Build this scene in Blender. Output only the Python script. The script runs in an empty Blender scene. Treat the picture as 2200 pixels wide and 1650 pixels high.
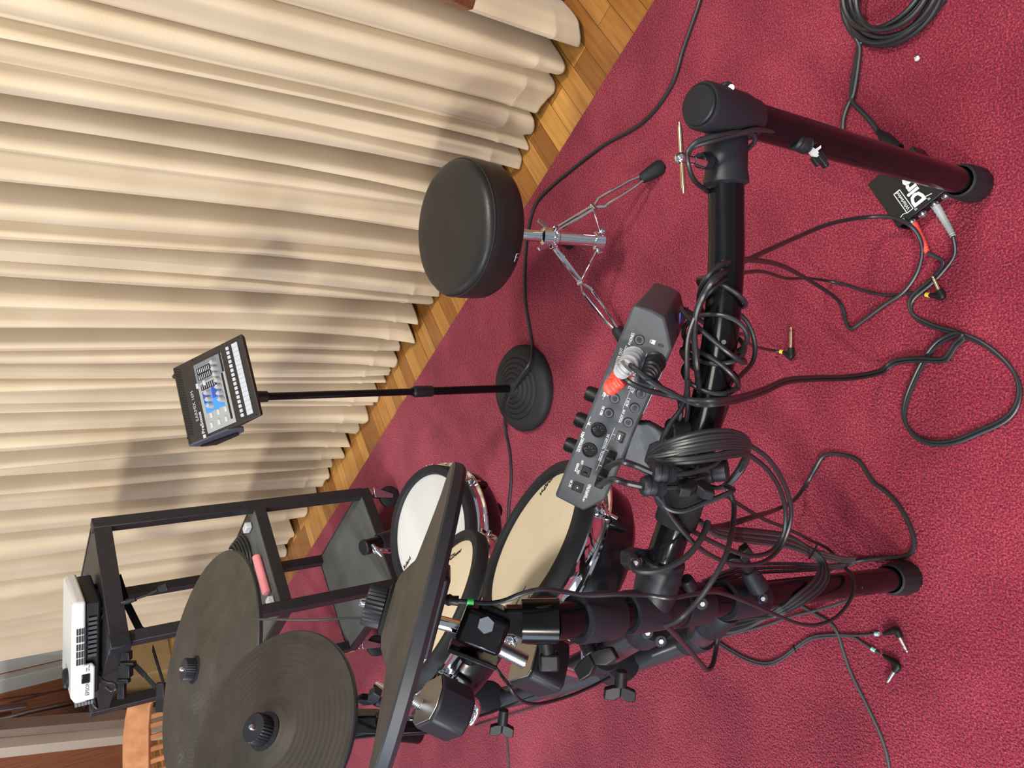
import bpy, math, random
from mathutils import Vector, Matrix
random.seed(7)
S = bpy.context.scene
V = Vector
# ---------------------------------------------------------------- camera
FPX, CAMH = 1652.0, 1.30                      # focal length in pixels of the 2200 px frame, lens height
PITCH, ROLL = math.atan(FPX / math.hypot(2200, 63)), math.atan2(63, 2200)
Fw = V((0, math.cos(PITCH), -math.sin(PITCH)))
Dn = V((0, -math.sin(PITCH), -math.cos(PITCH)))
Rt = V((1, 0, 0))
CX = math.cos(ROLL) * Dn - math.sin(ROLL) * Rt   # image right = downwards (phone held upright, file on its side)
CY = math.cos(ROLL) * Rt + math.sin(ROLL) * Dn
O = V((0, 0, CAMH))
cd = bpy.data.cameras.new('camera'); cam = bpy.data.objects.new('camera', cd); S.collection.objects.link(cam)
cd.sensor_width = 36; cd.sensor_fit = 'HORIZONTAL'; cd.lens = FPX / 2200 * 36; cd.clip_start = .05
cam.matrix_world = Matrix.Translation(O) @ Matrix((CX, CY, -Fw)).transposed().to_4x4()
S.camera = cam
# ---------------------------------------------------------------- light and exposure
w = bpy.data.worlds.new('room_ambient'); S.world = w; w.use_nodes = True
w.node_tree.nodes['Background'].inputs[0].default_value = (.80, .88, 1, 1)
w.node_tree.nodes['Background'].inputs[1].default_value = .33

def area(name, loc, target, size, power, col, sy=None):
    l = bpy.data.lights.new(name, 'AREA'); l.energy = power; l.color = col; l.size = size
    if sy: l.shape = 'RECTANGLE'; l.size_y = sy
    o = bpy.data.objects.new(name, l); S.collection.objects.link(o); o.location = loc
    o.rotation_euler = (V(target) - V(loc)).to_track_quat('-Z', 'Y').to_euler()
    return o
area('hall_lamp', (-3.3, -2.9, 3.5), (.2, 1.6, .4), .45, 165, (1, .92, .80))
area('hall_lamp', (-4.3, -1.7, 3.4), (.2, 1.6, .4), .45, 85, (1, .92, .80))
area('hall_lamp', (-.3, -1.0, 3.9), (0, 1.2, .2), 1.1, 52, (1, .93, .84))
area('ceiling_lamp', (1.5, .1, 3.5), (.0, 2.6, .9), .5, 95, (1, .93, .84))
area('hall_window', (-2.3, .1, 1.7), (-.3, .8, .1), 1.0, 38, (.66, .80, 1), 1.8)
area('hall_lamp', (-3.3, 4.4, 3.3), (-2.0, 5.6, 1.0), .4, 42, (1, .92, .8))  # added fill light, no known lamp here; brightens the far-left wall and trim
area('hall_window', (-2.4, -2.8, 2.0), (0, .9, .3), 1.0, 22, (.66, .80, 1), 1.8)
S.view_settings.view_transform = 'Standard'; S.view_settings.look = 'None'
S.view_settings.exposure = .12; S.view_settings.gamma = 1; S.view_settings.use_curve_mapping = False

# ---------------------------------------------------------------- helpers
def ray(x, y): return Fw + (x - 1100) / FPX * CX + (825 - y) / FPX * CY
def at(x, y, d): return O + ray(x, y) * d                 # a point at distance d along the view axis
def on(x, y, z=0.0):                                      # a point at height z
    r = ray(x, y); return O + r * ((z - CAMH) / r.z)
def plane(x, y, c, n):
    r = ray(x, y); return O + r * ((V(c) - O).dot(V(n)) / r.dot(V(n)))
def frame(a, hint=(0, 0, 1)):
    a = V(a).normalized(); h = V(hint)
    if abs(a.dot(h.normalized())) > .98: h = V((1, 0, 0))
    b = (h - a * h.dot(a)).normalized(); return a, b, a.cross(b)
def spline(pts, k=6, closed=False):
    P = [V(p) for p in pts]; n = len(P); out = []
    if n < 3 and not closed: return P
    rng = range(n) if closed else range(n - 1)
    for i in rng:
        g = (lambda j: P[j % n]) if closed else (lambda j: P[min(max(j, 0), n - 1)])
        a, b, c, d = g(i - 1), g(i), g(i + 1), g(i + 2)
        for q in range(k):
            t = q / k
            out.append(.5 * ((2 * b) + (c - a) * t + (2 * a - 5 * b + 4 * c - d) * t * t + (3 * b - a - 3 * c + d) * t ** 3))
    if not closed: out.append(P[-1])
    return out

class MB:
    def __init__(s): s.v = []; s.f = []
    def add(s, vs, fs):
        o = len(s.v); s.v += [V(p) for p in vs]; s.f += [tuple(i + o for i in f) for f in fs]; return s
    def box(s, c, ax, hs):
        c = V(c); X, Y, Z = [V(a).normalized() * h for a, h in zip(ax, hs)]
        vs = [c + X * i + Y * j + Z * k for i in (-1, 1) for j in (-1, 1) for k in (-1, 1)]
        return s.add(vs, [(0, 1, 3, 2), (4, 6, 7, 5), (0, 4, 5, 1), (2, 3, 7, 6), (0, 2, 6, 4), (1, 5, 7, 3)])
    def bar(s, p, q, w_, t_, hint=(0, 0, 1)):
        a, b, c = frame(V(q) - V(p), hint)
        return s.box((V(p) + V(q)) / 2, (a, b, c), ((V(q) - V(p)).length / 2, w_ / 2, t_ / 2))
    def ring(s, c, b, d, r, n): return [V(c) + (b * math.cos(2 * math.pi * i / n) + d * math.sin(2 * math.pi * i / n)) * r for i in range(n)]
    def lathe(s, c, ax, prof, n=32, hint=(0, 0, 1), ex=None):
        a, b, d = frame(ax, hint); o = len(s.v); c = V(c)
        for r, h in prof: s.v += s.ring(c + a * h, b, d, max(r, 1e-5), n)
        m = len(prof)
        for j in range(m - 1):
            for i in range(n):
                k = (i + 1) % n; s.f.append((o + j * n + i, o + j * n + k, o + (j + 1) * n + k, o + (j + 1) * n + i))
        if prof[0][0] > 1e-4: s.f.append(tuple(o + i for i in reversed(range(n))))
        if prof[-1][0] > 1e-4: s.f.append(tuple(o + (m - 1) * n + i for i in range(n)))
        return s
    def cyl(s, p, q, r, r2=None, n=24):
        d = V(q) - V(p); return s.lathe(p, d, [(r, 0), (r if r2 is None else r2, d.length)], n)
    def tube(s, pts, r, n=10, closed=False, caps=True):
        P = [V(p) for p in pts]; m = len(P); o = len(s.v)
        t = (P[1] - P[0]).normalized(); b = frame(t)[1]
        for i in range(m):
            if closed: t2 = (P[(i + 1) % m] - P[i - 1])
            else: t2 = P[min(i + 1, m - 1)] - P[max(i - 1, 0)]
            if t2.length < 1e-9: t2 = t
            t2 = t2.normalized(); b = (b - t2 * b.dot(t2))
            b = b.normalized() if b.length > 1e-6 else frame(t2)[1]
            rr = r[i] if isinstance(r, (list, tuple)) else r
            s.v += s.ring(P[i], b, t2.cross(b), rr, n); t = t2
        for j in range(m if closed else m - 1):
            for i in range(n):
                k = (i + 1) % n; j2 = (j + 1) % m
                s.f.append((o + j * n + i, o + j * n + k, o + j2 * n + k, o + j2 * n + i))
        if caps and not closed:
            s.f.append(tuple(o + i for i in reversed(range(n)))); s.f.append(tuple(o + (m - 1) * n + i for i in range(n)))
        return s
    def prism(s, poly, ext):
        n = len(poly); e = V(ext); P = [V(p) for p in poly]; N = V((0, 0, 0))
        for i in range(n): N += (P[i] - P[0]).cross(P[(i + 1) % n] - P[0])
        if N.dot(e) > 0: P.reverse()
        s.add(P + [p + e for p in P], [tuple(range(n)), tuple(reversed(range(n, 2 * n)))] + [(i, n + i, n + (i + 1) % n, (i + 1) % n) for i in range(n)])
        return s
    def sphere(s, c, r, n=16):
        return s.lathe(c, (0, 0, 1), [(r * math.sin(math.pi * i / 10), -r * math.cos(math.pi * i / 10)) for i in range(11)], n)
    def text(s, txt, o_, xd, up, size, ext=.0003, align='LEFT', shear=0, bold=0, xs=1):
        c = bpy.data.curves.new('t', 'FONT'); c.body = txt; c.size = size; c.extrude = ext; c.align_x = align; c.align_y = 'CENTER'; c.shear = shear; c.offset = bold
        c.resolution_u = 2
        ob = bpy.data.objects.new('t', c); me = bpy.data.meshes.new_from_object(ob)
        X = V(xd).normalized(); Y = V(up); Y = (Y - X * Y.dot(X)).normalized(); Z = X.cross(Y); o_ = V(o_)
        s.add([o_ + X * v.co.x * xs + Y * v.co.y + Z * v.co.z for v in me.vertices], [tuple(p.vertices) for p in me.polygons])
        bpy.data.objects.remove(ob); bpy.data.meshes.remove(me); bpy.data.curves.remove(c)
        return s

BASE = {}
def base(o):
    return BASE.get(o.name, V((0, 0, 0))) if o else V((0, 0, 0))
def obj(name, mb, m, parent=None, bevel=0, loc=None, sub=0, flat=False, label=None):
    l = V(loc) if loc is not None else V((0, 0, 0)); b0 = base(parent) if parent else l
    me = bpy.data.meshes.new(name); me.from_pydata([tuple(p - b0) for p in mb.v], [], mb.f); me.update()
    o = bpy.data.objects.new(name, me); S.collection.objects.link(o); me.materials.append(m)
    if not flat:
        for p in me.polygons: p.use_smooth = True
        me.set_sharp_from_angle(angle=math.radians(38))
    if parent: o.parent = parent; BASE[o.name] = b0
    else: o.location = l; BASE[o.name] = l
    if bevel:
        md = o.modifiers.new('bevel', 'BEVEL'); md.width = bevel; md.segments = 2; md.limit_method = 'ANGLE'; md.angle_limit = math.radians(40)
    if sub:
        md = o.modifiers.new('sub', 'SUBSURF'); md.levels = sub; md.render_levels = sub
    if label: o['label'] = label
    return o
def thing(name, label, cat, loc, group=None):
    o = bpy.data.objects.new(name, None); S.collection.objects.link(o); o.location = V(loc); BASE[o.name] = V(loc); o.empty_display_size = .05
    o['label'] = label; o['category'] = cat
    if group: o['group'] = group
    return o
def tag(o, label, cat, group=None):
    o['label'] = label; o['category'] = cat
    if group: o['group'] = group
    return o
def struct(name, mb, m, **k):
    o = obj(name, mb, m, **k); o['kind'] = 'structure'; return o

# ---------------------------------------------------------------- materials
def mat(name, col, rough=.5, metal=0, spec=.5, coat=0, noise=None, bump=None, sheen=0, col2=None):
    m = bpy.data.materials.new(name); m.use_nodes = True; nt = m.node_tree; b = nt.nodes['Principled BSDF']
    b.inputs['Base Color'].default_value = (*col, 1); b.inputs['Roughness'].default_value = rough; b.inputs['Metallic'].default_value = metal
    b.inputs['Specular IOR Level'].default_value = spec; b.inputs['Coat Weight'].default_value = coat; b.inputs['Coat Roughness'].default_value = .08
    b.inputs['Sheen Weight'].default_value = sheen
    tc = nt.nodes.new('ShaderNodeTexCoord')
    nz = nt.nodes.new('ShaderNodeTexNoise'); nz.inputs['Scale'].default_value = (noise or (40, 0))[0]; nz.inputs['Detail'].default_value = 3
    nt.links.new(tc.outputs['Object'], nz.inputs['Vector'])
    mx = nt.nodes.new('ShaderNodeMix'); mx.data_type = 'RGBA'
    k = (noise or (40, .12))[1]; c2 = col2 or tuple(min(1, c * (1 + k)) for c in col); c1 = col if col2 else tuple(c * (1 - k) for c in col)
    mx.inputs[6].default_value = (*c1, 1); mx.inputs[7].default_value = (*c2, 1)
    nt.links.new(nz.outputs['Fac'], mx.inputs[0]); nt.links.new(mx.outputs[2], b.inputs['Base Color'])
    if bump:
        n2 = nt.nodes.new('ShaderNodeTexNoise'); n2.inputs['Scale'].default_value = bump[0]; n2.inputs['Detail'].default_value = 2
        nt.links.new(tc.outputs['Object'], n2.inputs['Vector'])
        bp = nt.nodes.new('ShaderNodeBump'); bp.inputs['Strength'].default_value = bump[1]; bp.inputs['Distance'].default_value = bump[2] if len(bump) > 2 else .001
        nt.links.new(n2.outputs['Fac'], bp.inputs['Height']); nt.links.new(bp.outputs[0], b.inputs['Normal'])
    return m
M = {}
M['tube'] = mat('gloss_black_tube', (.004, .004, .005), .18, 0, .22, coat=.12, noise=(60, .3))
M['bar'] = mat('black_tube_lit', (.10, .105, .12), .24, .75, .5)  # rack tube black, lightened and metallic to imitate bright window reflections on the bars
M['plastic'] = mat('moulded_plastic', (.013, .014, .019), .44, 0, .32, bump=(900, .25, .0004))
M['black'] = mat('black_plastic', (.010, .010, .012), .42, 0, .3, bump=(700, .2, .0004))
M['rubber'] = mat('black_rubber', (.014, .015, .018), .6, 0, .28, noise=(70, .3), bump=(500, .2, .0005))
M['cable'] = mat('cable_jacket', (.016, .017, .020), .38, 0, .55, noise=(30, .2))
M['cable2'] = mat('cable_jacket_grey', (.045, .046, .052), .45, 0, .5, noise=(30, .2))
M['chrome'] = mat('chrome', (.80, .80, .82), .08, 1, noise=(30, .03))
M['steel'] = mat('steel', (.62, .62, .64), .28, 1, noise=(200, .1))
M['gun'] = mat('gunmetal_plate', (.40, .385, .36), .34, 1, noise=(40, .12))
M['head_cream'] = mat('mesh_head_cream', (.70, .60, .43), .62, 0, .3, noise=(18, .06), bump=(2600, .3, .0003))
M['head_white'] = mat('mesh_head_white', (.60, .61, .60), .62, 0, .3, noise=(12, .04), bump=(2600, .3, .0003))
M['shell'] = mat('black_shell', (.006, .007, .009), .24, 0, .4, coat=.15, noise=(50, .2))
M['leather'] = mat('black_vinyl', (.014, .014, .014), .40, 0, .42, noise=(20, .2), bump=(420, .35, .0008))
M['ink'] = mat('black_ink', (.02, .018, .015), .6)
M['white_ink'] = mat('white_ink', (.72, .74, .76), .6)
M['emboss'] = mat('embossed_rubber', (.075, .068, .058), .6)
M['white'] = mat('white_plastic', (.62, .64, .64), .35, 0, .5, noise=(30, .03))
M['dull_white'] = mat('translucent_button_white', (.40, .43, .47), .45, noise=(30, .03))
M['panel_grey'] = mat('panel_light_grey', (.27, .275, .27), .5)
M['red'] = mat('red_rubber', (.75, .075, .05), .45, 0, .5)
M['grey'] = mat('grey_rubber', (.34, .35, .37), .45, 0, .5)
M['gold'] = mat('brass_plug', (.72, .58, .36), .2, 1)
M['yellow'] = mat('yellow_band', (.8, .62, .05), .5)
M['green'] = mat('green_tape', (.06, .62, .16), .5)
M['teal'] = mat('pale_teal_tape', (.35, .68, .66), .5)
M['velcro'] = mat('hook_and_loop', (.018, .018, .020), .9, 0, .2, noise=(600, .6), bump=(900, 1, .002))
M['cart'] = mat('black_cart_steel', (.015, .015, .018), .45, 0, .5, noise=(60, .4), bump=(300, .2, .0005))
M['mat'] = mat('grey_shelf_mat', (.105, .11, .108), .7, 0, .3, noise=(9, .25))
M['strap'] = mat('black_webbing', (.014, .014, .016), .8, 0, .2, bump=(900, .6, .001))
M['glass'] = mat('dark_display', (.006, .014, .008), .08, 0, .6)
M['blue'] = mat('blue_print', (.045, .22, .62), .45)
M['navy'] = mat('navy_print', (.03, .06, .28), .45)
M['silver'] = mat('silver_print', (.50, .51, .52), .45)
M['dgrey'] = mat('dark_grey_print', (.14, .15, .17), .45)
M['mixer'] = mat('mixer_case', (.022, .018, .015), .5, 0, .4, bump=(900, .2, .0003))
M['mixer_side'] = mat('mixer_side', (.05, .058, .085), .42, 0, .5)
M['module'] = mat('module_case', (.052, .057, .066), .48, 0, .45, noise=(50, .1), bump=(1200, .3, .0003))
M['cardboard'] = mat('cardboard', (.42, .29, .14), .85, 0, .2, noise=(12, .12))
M['pink'] = mat('pink_plastic', (.85, .28, .30), .5)
M['lblue'] = mat('blue_cap', (.09, .22, .62), .5)
M['trim'] = mat('painted_trim', (.50, .52, .50), .5, 0, .4, noise=(5, .08))
M['trim2'] = mat('taupe_trim', (.26, .20, .16), .5, 0, .4, noise=(5, .15))
M['cream'] = mat('cream_trim', (.62, .57, .48), .5, 0, .4, noise=(5, .05))
M['fork'] = mat('zinc_fork', (.55, .5, .55), .35, 1)
M['darkwall'] = mat('dark_wall', (.03, .022, .018), .8)
M['denim'] = mat('slate_fabric', (.05, .06, .09), .8)

def wave_wood(name, c1, c2, scale, stretch, rough=.35, rot=0, coat=.2):
    m = bpy.data.materials.new(name); m.use_nodes = True; nt = m.node_tree; b = nt.nodes['Principled BSDF']
    tc = nt.nodes.new('ShaderNodeTexCoord'); mp = nt.nodes.new('ShaderNodeMapping'); mp.inputs['Rotation'].default_value = (0, 0, rot); mp.inputs['Scale'].default_value = stretch
    nz = nt.nodes.new('ShaderNodeTexNoise'); nz.inputs['Scale'].default_value = scale; nz.inputs['Detail'].default_value = 6
    cr = nt.nodes.new('ShaderNodeValToRGB'); cr.color_ramp.elements[0].position = .32; cr.color_ramp.elements[1].position = .72
    cr.color_ramp.elements[0].color = (*c1, 1); cr.color_ramp.elements[1].color = (*c2, 1)
    nt.links.new(tc.outputs['Object'], mp.inputs[0]); nt.links.new(mp.outputs[0], nz.inputs['Vector']); nt.links.new(nz.outputs['Fac'], cr.inputs[0]); nt.links.new(cr.outputs[0], b.inputs['Base Color'])
    b.inputs['Roughness'].default_value = rough; b.inputs['Coat Weight'].default_value = coat
    return m
M['brownwood'] = wave_wood('brown_panel_wood', (.20, .055, .014), (.36, .12, .036), 6, (8, 8, .6), rough=.6, coat=0)
M['orangewood'] = wave_wood('orange_chair_wood', (.36, .15, .055), (.50, .23, .095), 5, (6, 6, 2))
M['darkwood'] = wave_wood('dark_edge_wood', (.13, .05, .02), (.24, .10, .045), 8, (1, 10, 10))

# carpet: looped pile
EDIR = math.radians(126.7)
e = V((math.cos(EDIR), math.sin(EDIR), 0)); nn = V((e.y, -e.x, 0))       # along the carpet edge / away from the camera
if nn.y < 0: nn = -nn
C0 = on(1150, 425, 0)
def carpet_mat():
    m = bpy.data.materials.new('red_loop_carpet'); m.use_nodes = True; nt = m.node_tree; b = nt.nodes['Principled BSDF']; L = nt.links.new
    tc = nt.nodes.new('ShaderNodeTexCoord')
    n1 = nt.nodes.new('ShaderNodeTexNoise'); n1.inputs['Scale'].default_value = 330; n1.inputs['Detail'].default_value = 3
    vo = nt.nodes.new('ShaderNodeTexVoronoi'); vo.inputs['Scale'].default_value = 210
    n3 = nt.nodes.new('ShaderNodeTexNoise'); n3.inputs['Scale'].default_value = 5.5; n3.inputs['Detail'].default_value = 4
    for q in (n1, vo, n3): L(tc.outputs['Object'], q.inputs['Vector'])
    ad = nt.nodes.new('ShaderNodeMath'); ad.operation = 'MULTIPLY_ADD'; L(n1.outputs['Fac'], ad.inputs[0]); ad.inputs[1].default_value = 1.0
    mu = nt.nodes.new('ShaderNodeMath'); mu.operation = 'MULTIPLY'; L(n3.outputs['Fac'], mu.inputs[0]); mu.inputs[1].default_value = .36; L(mu.outputs[0], ad.inputs[2])
    cr = nt.nodes.new('ShaderNodeValToRGB'); r = cr.color_ramp
    r.elements[0].position = .50; r.elements[0].color = (.105, .008, .018, 1); r.elements[1].position = .88; r.elements[1].color = (.44, .062, .098, 1)
    k = r.elements.new(.67); k.color = (.225, .0165, .036, 1)
    L(ad.outputs[0], cr.inputs[0]); L(cr.outputs[0], b.inputs['Base Color']); b.inputs['Roughness'].default_value = .95; b.inputs['Specular IOR Level'].default_value = .15
    b.inputs['Sheen Weight'].default_value = .25; b.inputs['Sheen Tint'].default_value = (1, .5, .6, 1)
    h = nt.nodes.new('ShaderNodeMath'); h.operation = 'SUBTRACT'; L(n1.outputs['Fac'], h.inputs[0]); L(vo.outputs['Distance'], h.inputs[1])
    bp = nt.nodes.new('ShaderNodeBump'); bp.inputs['Strength'].default_value = .9; bp.inputs['Distance'].default_value = .004; L(h.outputs[0], bp.inputs['Height']); L(bp.outputs[0], b.inputs['Normal'])
    return m
def planks_mat():
    m = bpy.data.materials.new('oak_strip_floor'); m.use_nodes = True; nt = m.node_tree; b = nt.nodes['Principled BSDF']; L = nt.links.new
    tc = nt.nodes.new('ShaderNodeTexCoord'); mp = nt.nodes.new('ShaderNodeMapping'); mp.vector_type = 'TEXTURE'
    mp.inputs['Rotation'].default_value = (0, 0, math.atan2(nn.y, nn.x)); L(tc.outputs['Object'], mp.inputs[0])
    br = nt.nodes.new('ShaderNodeTexBrick'); br.inputs['Scale'].default_value = 1; br.inputs['Brick Width'].default_value = 1.5; br.inputs['Row Height'].default_value = .057
    br.inputs['Mortar Size'].default_value = .0007; br.inputs['Color1'].default_value = (0, 0, 0, 1); br.inputs['Color2'].default_value = (1, 1, 1, 1); br.inputs['Mortar'].default_value = (0, 0, 0, 1)
    br.offset = .37; L(mp.outputs[0], br.inputs['Vector'])
    cr = nt.nodes.new('ShaderNodeValToRGB'); r = cr.color_ramp; r.elements[0].color = (.24, .095, .022, 1); r.elements[1].color = (.62, .33, .085, 1)
    k = r.elements.new(.5); k.color = (.36, .155, .035, 1)
    L(br.outputs['Color'], cr.inputs[0])
    m2 = nt.nodes.new('ShaderNodeMapping'); m2.inputs['Scale'].default_value = (3, 60, 1); L(mp.outputs[0], m2.inputs[0])
    nz = nt.nodes.new('ShaderNodeTexNoise'); nz.inputs['Scale'].default_value = 1.6; nz.inputs['Detail'].default_value = 5; L(m2.outputs[0], nz.inputs['Vector'])
    mx = nt.nodes.new('ShaderNodeMix'); mx.data_type = 'RGBA'; mx.blend_type = 'MULTIPLY'; mx.inputs[0].default_value = .7
    c2 = nt.nodes.new('ShaderNodeValToRGB'); c2.color_ramp.elements[0].position = .25; c2.color_ramp.elements[1].position = .75; c2.color_ramp.elements[0].color = (.55, .5, .42, 1); c2.color_ramp.elements[1].color = (1.25, 1.2, 1.1, 1)
    L(nz.outputs['Fac'], c2.inputs[0]); L(cr.outputs[0], mx.inputs[6]); L(c2.outputs[0], mx.inputs[7]); 
    md = nt.nodes.new('ShaderNodeMix'); md.data_type = 'RGBA'; md.inputs[7].default_value = (.05, .02, .008, 1); L(br.outputs['Fac'], md.inputs[0]); L(mx.outputs[2], md.inputs[6]); L(md.outputs[2], b.inputs['Base Color'])
    b.inputs['Roughness'].default_value = .38; b.inputs['Coat Weight'].default_value = .15; b.inputs['Coat Roughness'].default_value = .3
    return m
def cloth_mat():
    m = bpy.data.materials.new('beige_curtain_cloth'); m.use_nodes = True; nt = m.node_tree; b = nt.nodes['Principled BSDF']; L = nt.links.new
    tc = nt.nodes.new('ShaderNodeTexCoord'); nz = nt.nodes.new('ShaderNodeTexNoise'); nz.inputs['Scale'].default_value = 5; L(tc.outputs['Object'], nz.inputs['Vector'])
    cr = nt.nodes.new('ShaderNodeValToRGB'); cr.color_ramp.elements[0].position = .3; cr.color_ramp.elements[1].position = .7
    cr.color_ramp.elements[0].color = (.59, .485, .335, 1); cr.color_ramp.elements[1].color = (.67, .57, .41, 1)
    L(nz.outputs['Fac'], cr.inputs[0]); L(cr.outputs[0], b.inputs['Base Color']); b.inputs['Roughness'].default_value = .75; b.inputs['Sheen Weight'].default_value = .3; b.inputs['Specular IOR Level'].default_value = .25
    mp = nt.nodes.new('ShaderNodeMapping'); mp.inputs['Scale'].default_value = (90, 90, 700); L(tc.outputs['Object'], mp.inputs[0])
    n2 = nt.nodes.new('ShaderNodeTexNoise'); n2.inputs['Scale'].default_value = 1; n2.inputs['Detail'].default_value = 2; L(mp.outputs[0], n2.inputs['Vector'])
    bp = nt.nodes.new('ShaderNodeBump'); bp.inputs['Strength'].default_value = .25; bp.inputs['Distance'].default_value = .001; L(n2.outputs['Fac'], bp.inputs['Height']); L(bp.outputs[0], b.inputs['Normal'])
    return m
def cymbal_mat(name, col, freq=900, amp=.16):
    m = bpy.data.materials.new(name); m.use_nodes = True; nt = m.node_tree; b = nt.nodes['Principled BSDF']; L = nt.links.new
    tc = nt.nodes.new('ShaderNodeTexCoord')
    sx = nt.nodes.new('ShaderNodeVectorMath'); sx.operation = 'LENGTH'; L(tc.outputs['Object'], sx.inputs[0])
    mu = nt.nodes.new('ShaderNodeMath'); mu.operation = 'MULTIPLY'; mu.inputs[1].default_value = freq; L(sx.outputs['Value'], mu.inputs[0])
    si = nt.nodes.new('ShaderNodeMath'); si.operation = 'SINE'; L(mu.outputs[0], si.inputs[0])
    bp = nt.nodes.new('ShaderNodeBump'); bp.inputs['Strength'].default_value = amp; bp.inputs['Distance'].default_value = .0012; L(si.outputs[0], bp.inputs['Height']); L(bp.outputs[0], b.inputs['Normal'])
    nz = nt.nodes.new('ShaderNodeTexNoise'); nz.inputs['Scale'].default_value = 11; nz.inputs['Detail'].default_value = 9; nz.inputs['Roughness'].default_value = .75; L(tc.outputs['Object'], nz.inputs['Vector'])
    cr = nt.nodes.new('ShaderNodeValToRGB'); cr.color_ramp.elements[0].position = .35; cr.color_ramp.elements[1].position = .8
    cr.color_ramp.elements[0].color = (*col, 1); cr.color_ramp.elements[1].color = (*[c * 2.1 for c in col], 1)
    L(nz.outputs['Fac'], cr.inputs[0]); L(cr.outputs[0], b.inputs['Base Color']); b.inputs['Roughness'].default_value = .58; b.inputs['Specular IOR Level'].default_value = .35
    return m
M['carpet'] = carpet_mat(); M['planks'] = planks_mat(); M['cloth'] = cloth_mat()
M['cym'] = cymbal_mat('ride_rubber', (.036, .031, .024)); M['cym2'] = cymbal_mat('crash_rubber', (.024, .020, .016), 700, .12)

M['rimrub'] = mat('cymbal_rim_rubber', (.020, .021, .027), .5, 0, .4)

# ---------------------------------------------------------------- the room
def slab(poly, z0, z1): return MB().prism([V((p[0], p[1], z1)) for p in poly], (0, 0, z0 - z1))
struct('floor', slab([(-9, -4), (7, -4), (7, 12), (-9, 12)], -.06, -.008), M['planks'])
cp = [C0 + e * -4 + nn * .015, C0 + e * 7 + nn * .015, C0 + e * 7 - nn * 6, C0 + e * -4 - nn * 6]
carpet = obj('carpet', slab(cp, -.0078, 0), M['carpet'])
tag(carpet, 'deep red loop-pile carpet laid on the wooden stage floor', 'carpet')
WOFF = 1.0
wp = C0 + nn * WOFF
wallb = MB().prism([wp + e * -3, wp + e * 9, wp + e * 9 + V((0, 0, 3.4)), wp + e * -3 + V((0, 0, 3.4))], nn * .1)
struct('wall_back', wallb, M['darkwall'])
def wpt(x, y, off=0): return plane(x, y, wp - nn * off, nn)
def wstrip(name, px, m, off=.0, th=.02, bev=.003):
    return struct(name, MB().prism([wpt(x, y, off) for x, y in px], -nn * th), m, bevel=bev)
wstrip('wall_panel', [(-60, 1440), (420, 1350), (420, 1900), (-60, 1900)], M['brownwood'], 0, .02)
wstrip('trim_1', [(-60, 1400), (330, 1335), (330, 1363), (-60, 1452)], M['trim'], .02, .03)
wstrip('trim_2', [(-60, 1463), (330, 1372), (330, 1384), (-60, 1473)], M['trim'], .02, .045)
wstrip('trim_3', [(-60, 1473), (330, 1384), (330, 1400), (-60, 1497)], M['trim'], .02, .03)
wstrip('trim_4', [(-60, 1548), (420, 1512), (420, 1530), (-60, 1563)], M['trim2'], .60, .07)
wstrip('trim_5', [(-60, 1563), (420, 1530), (420, 1540), (-60, 1581)], M['trim2'], .60, .05)
wstrip('trim_6', [(-60, 1581), (420, 1540), (420, 1556), (-60, 1603)], M['cream'], .62, .09)
wstrip('wall_left', [(-60, 1596), (360, 1552), (360, 1760), (-60, 1760)], M['brownwood'], .60, .05)
mb = MB(); mb.tube([wpt(-20, 1552, .16), wpt(60, 1530, .16), wpt(190, 1503, .16), wpt(300, 1478, .16)], .02, 12)
tag(obj('wall_pipe', mb, M['steel']), 'silver metal pipe running up the brown wooden wall beyond the curtain', 'pipe')
t = thing('door_closer', 'small silver door closer arm high on the brown wooden wall', 'door closer', wpt(20, 1525, .1))
mb = MB(); mb.bar(wpt(-30, 1528, .1), wpt(56, 1514, .1), .03, .03); obj('arm', mb, M['steel'], t, .003)
mb = MB(); mb.bar(wpt(-30, 1543, .1), wpt(22, 1538, .1), .05, .05); obj('bracket', mb, M['steel'], t, .003)

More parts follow.
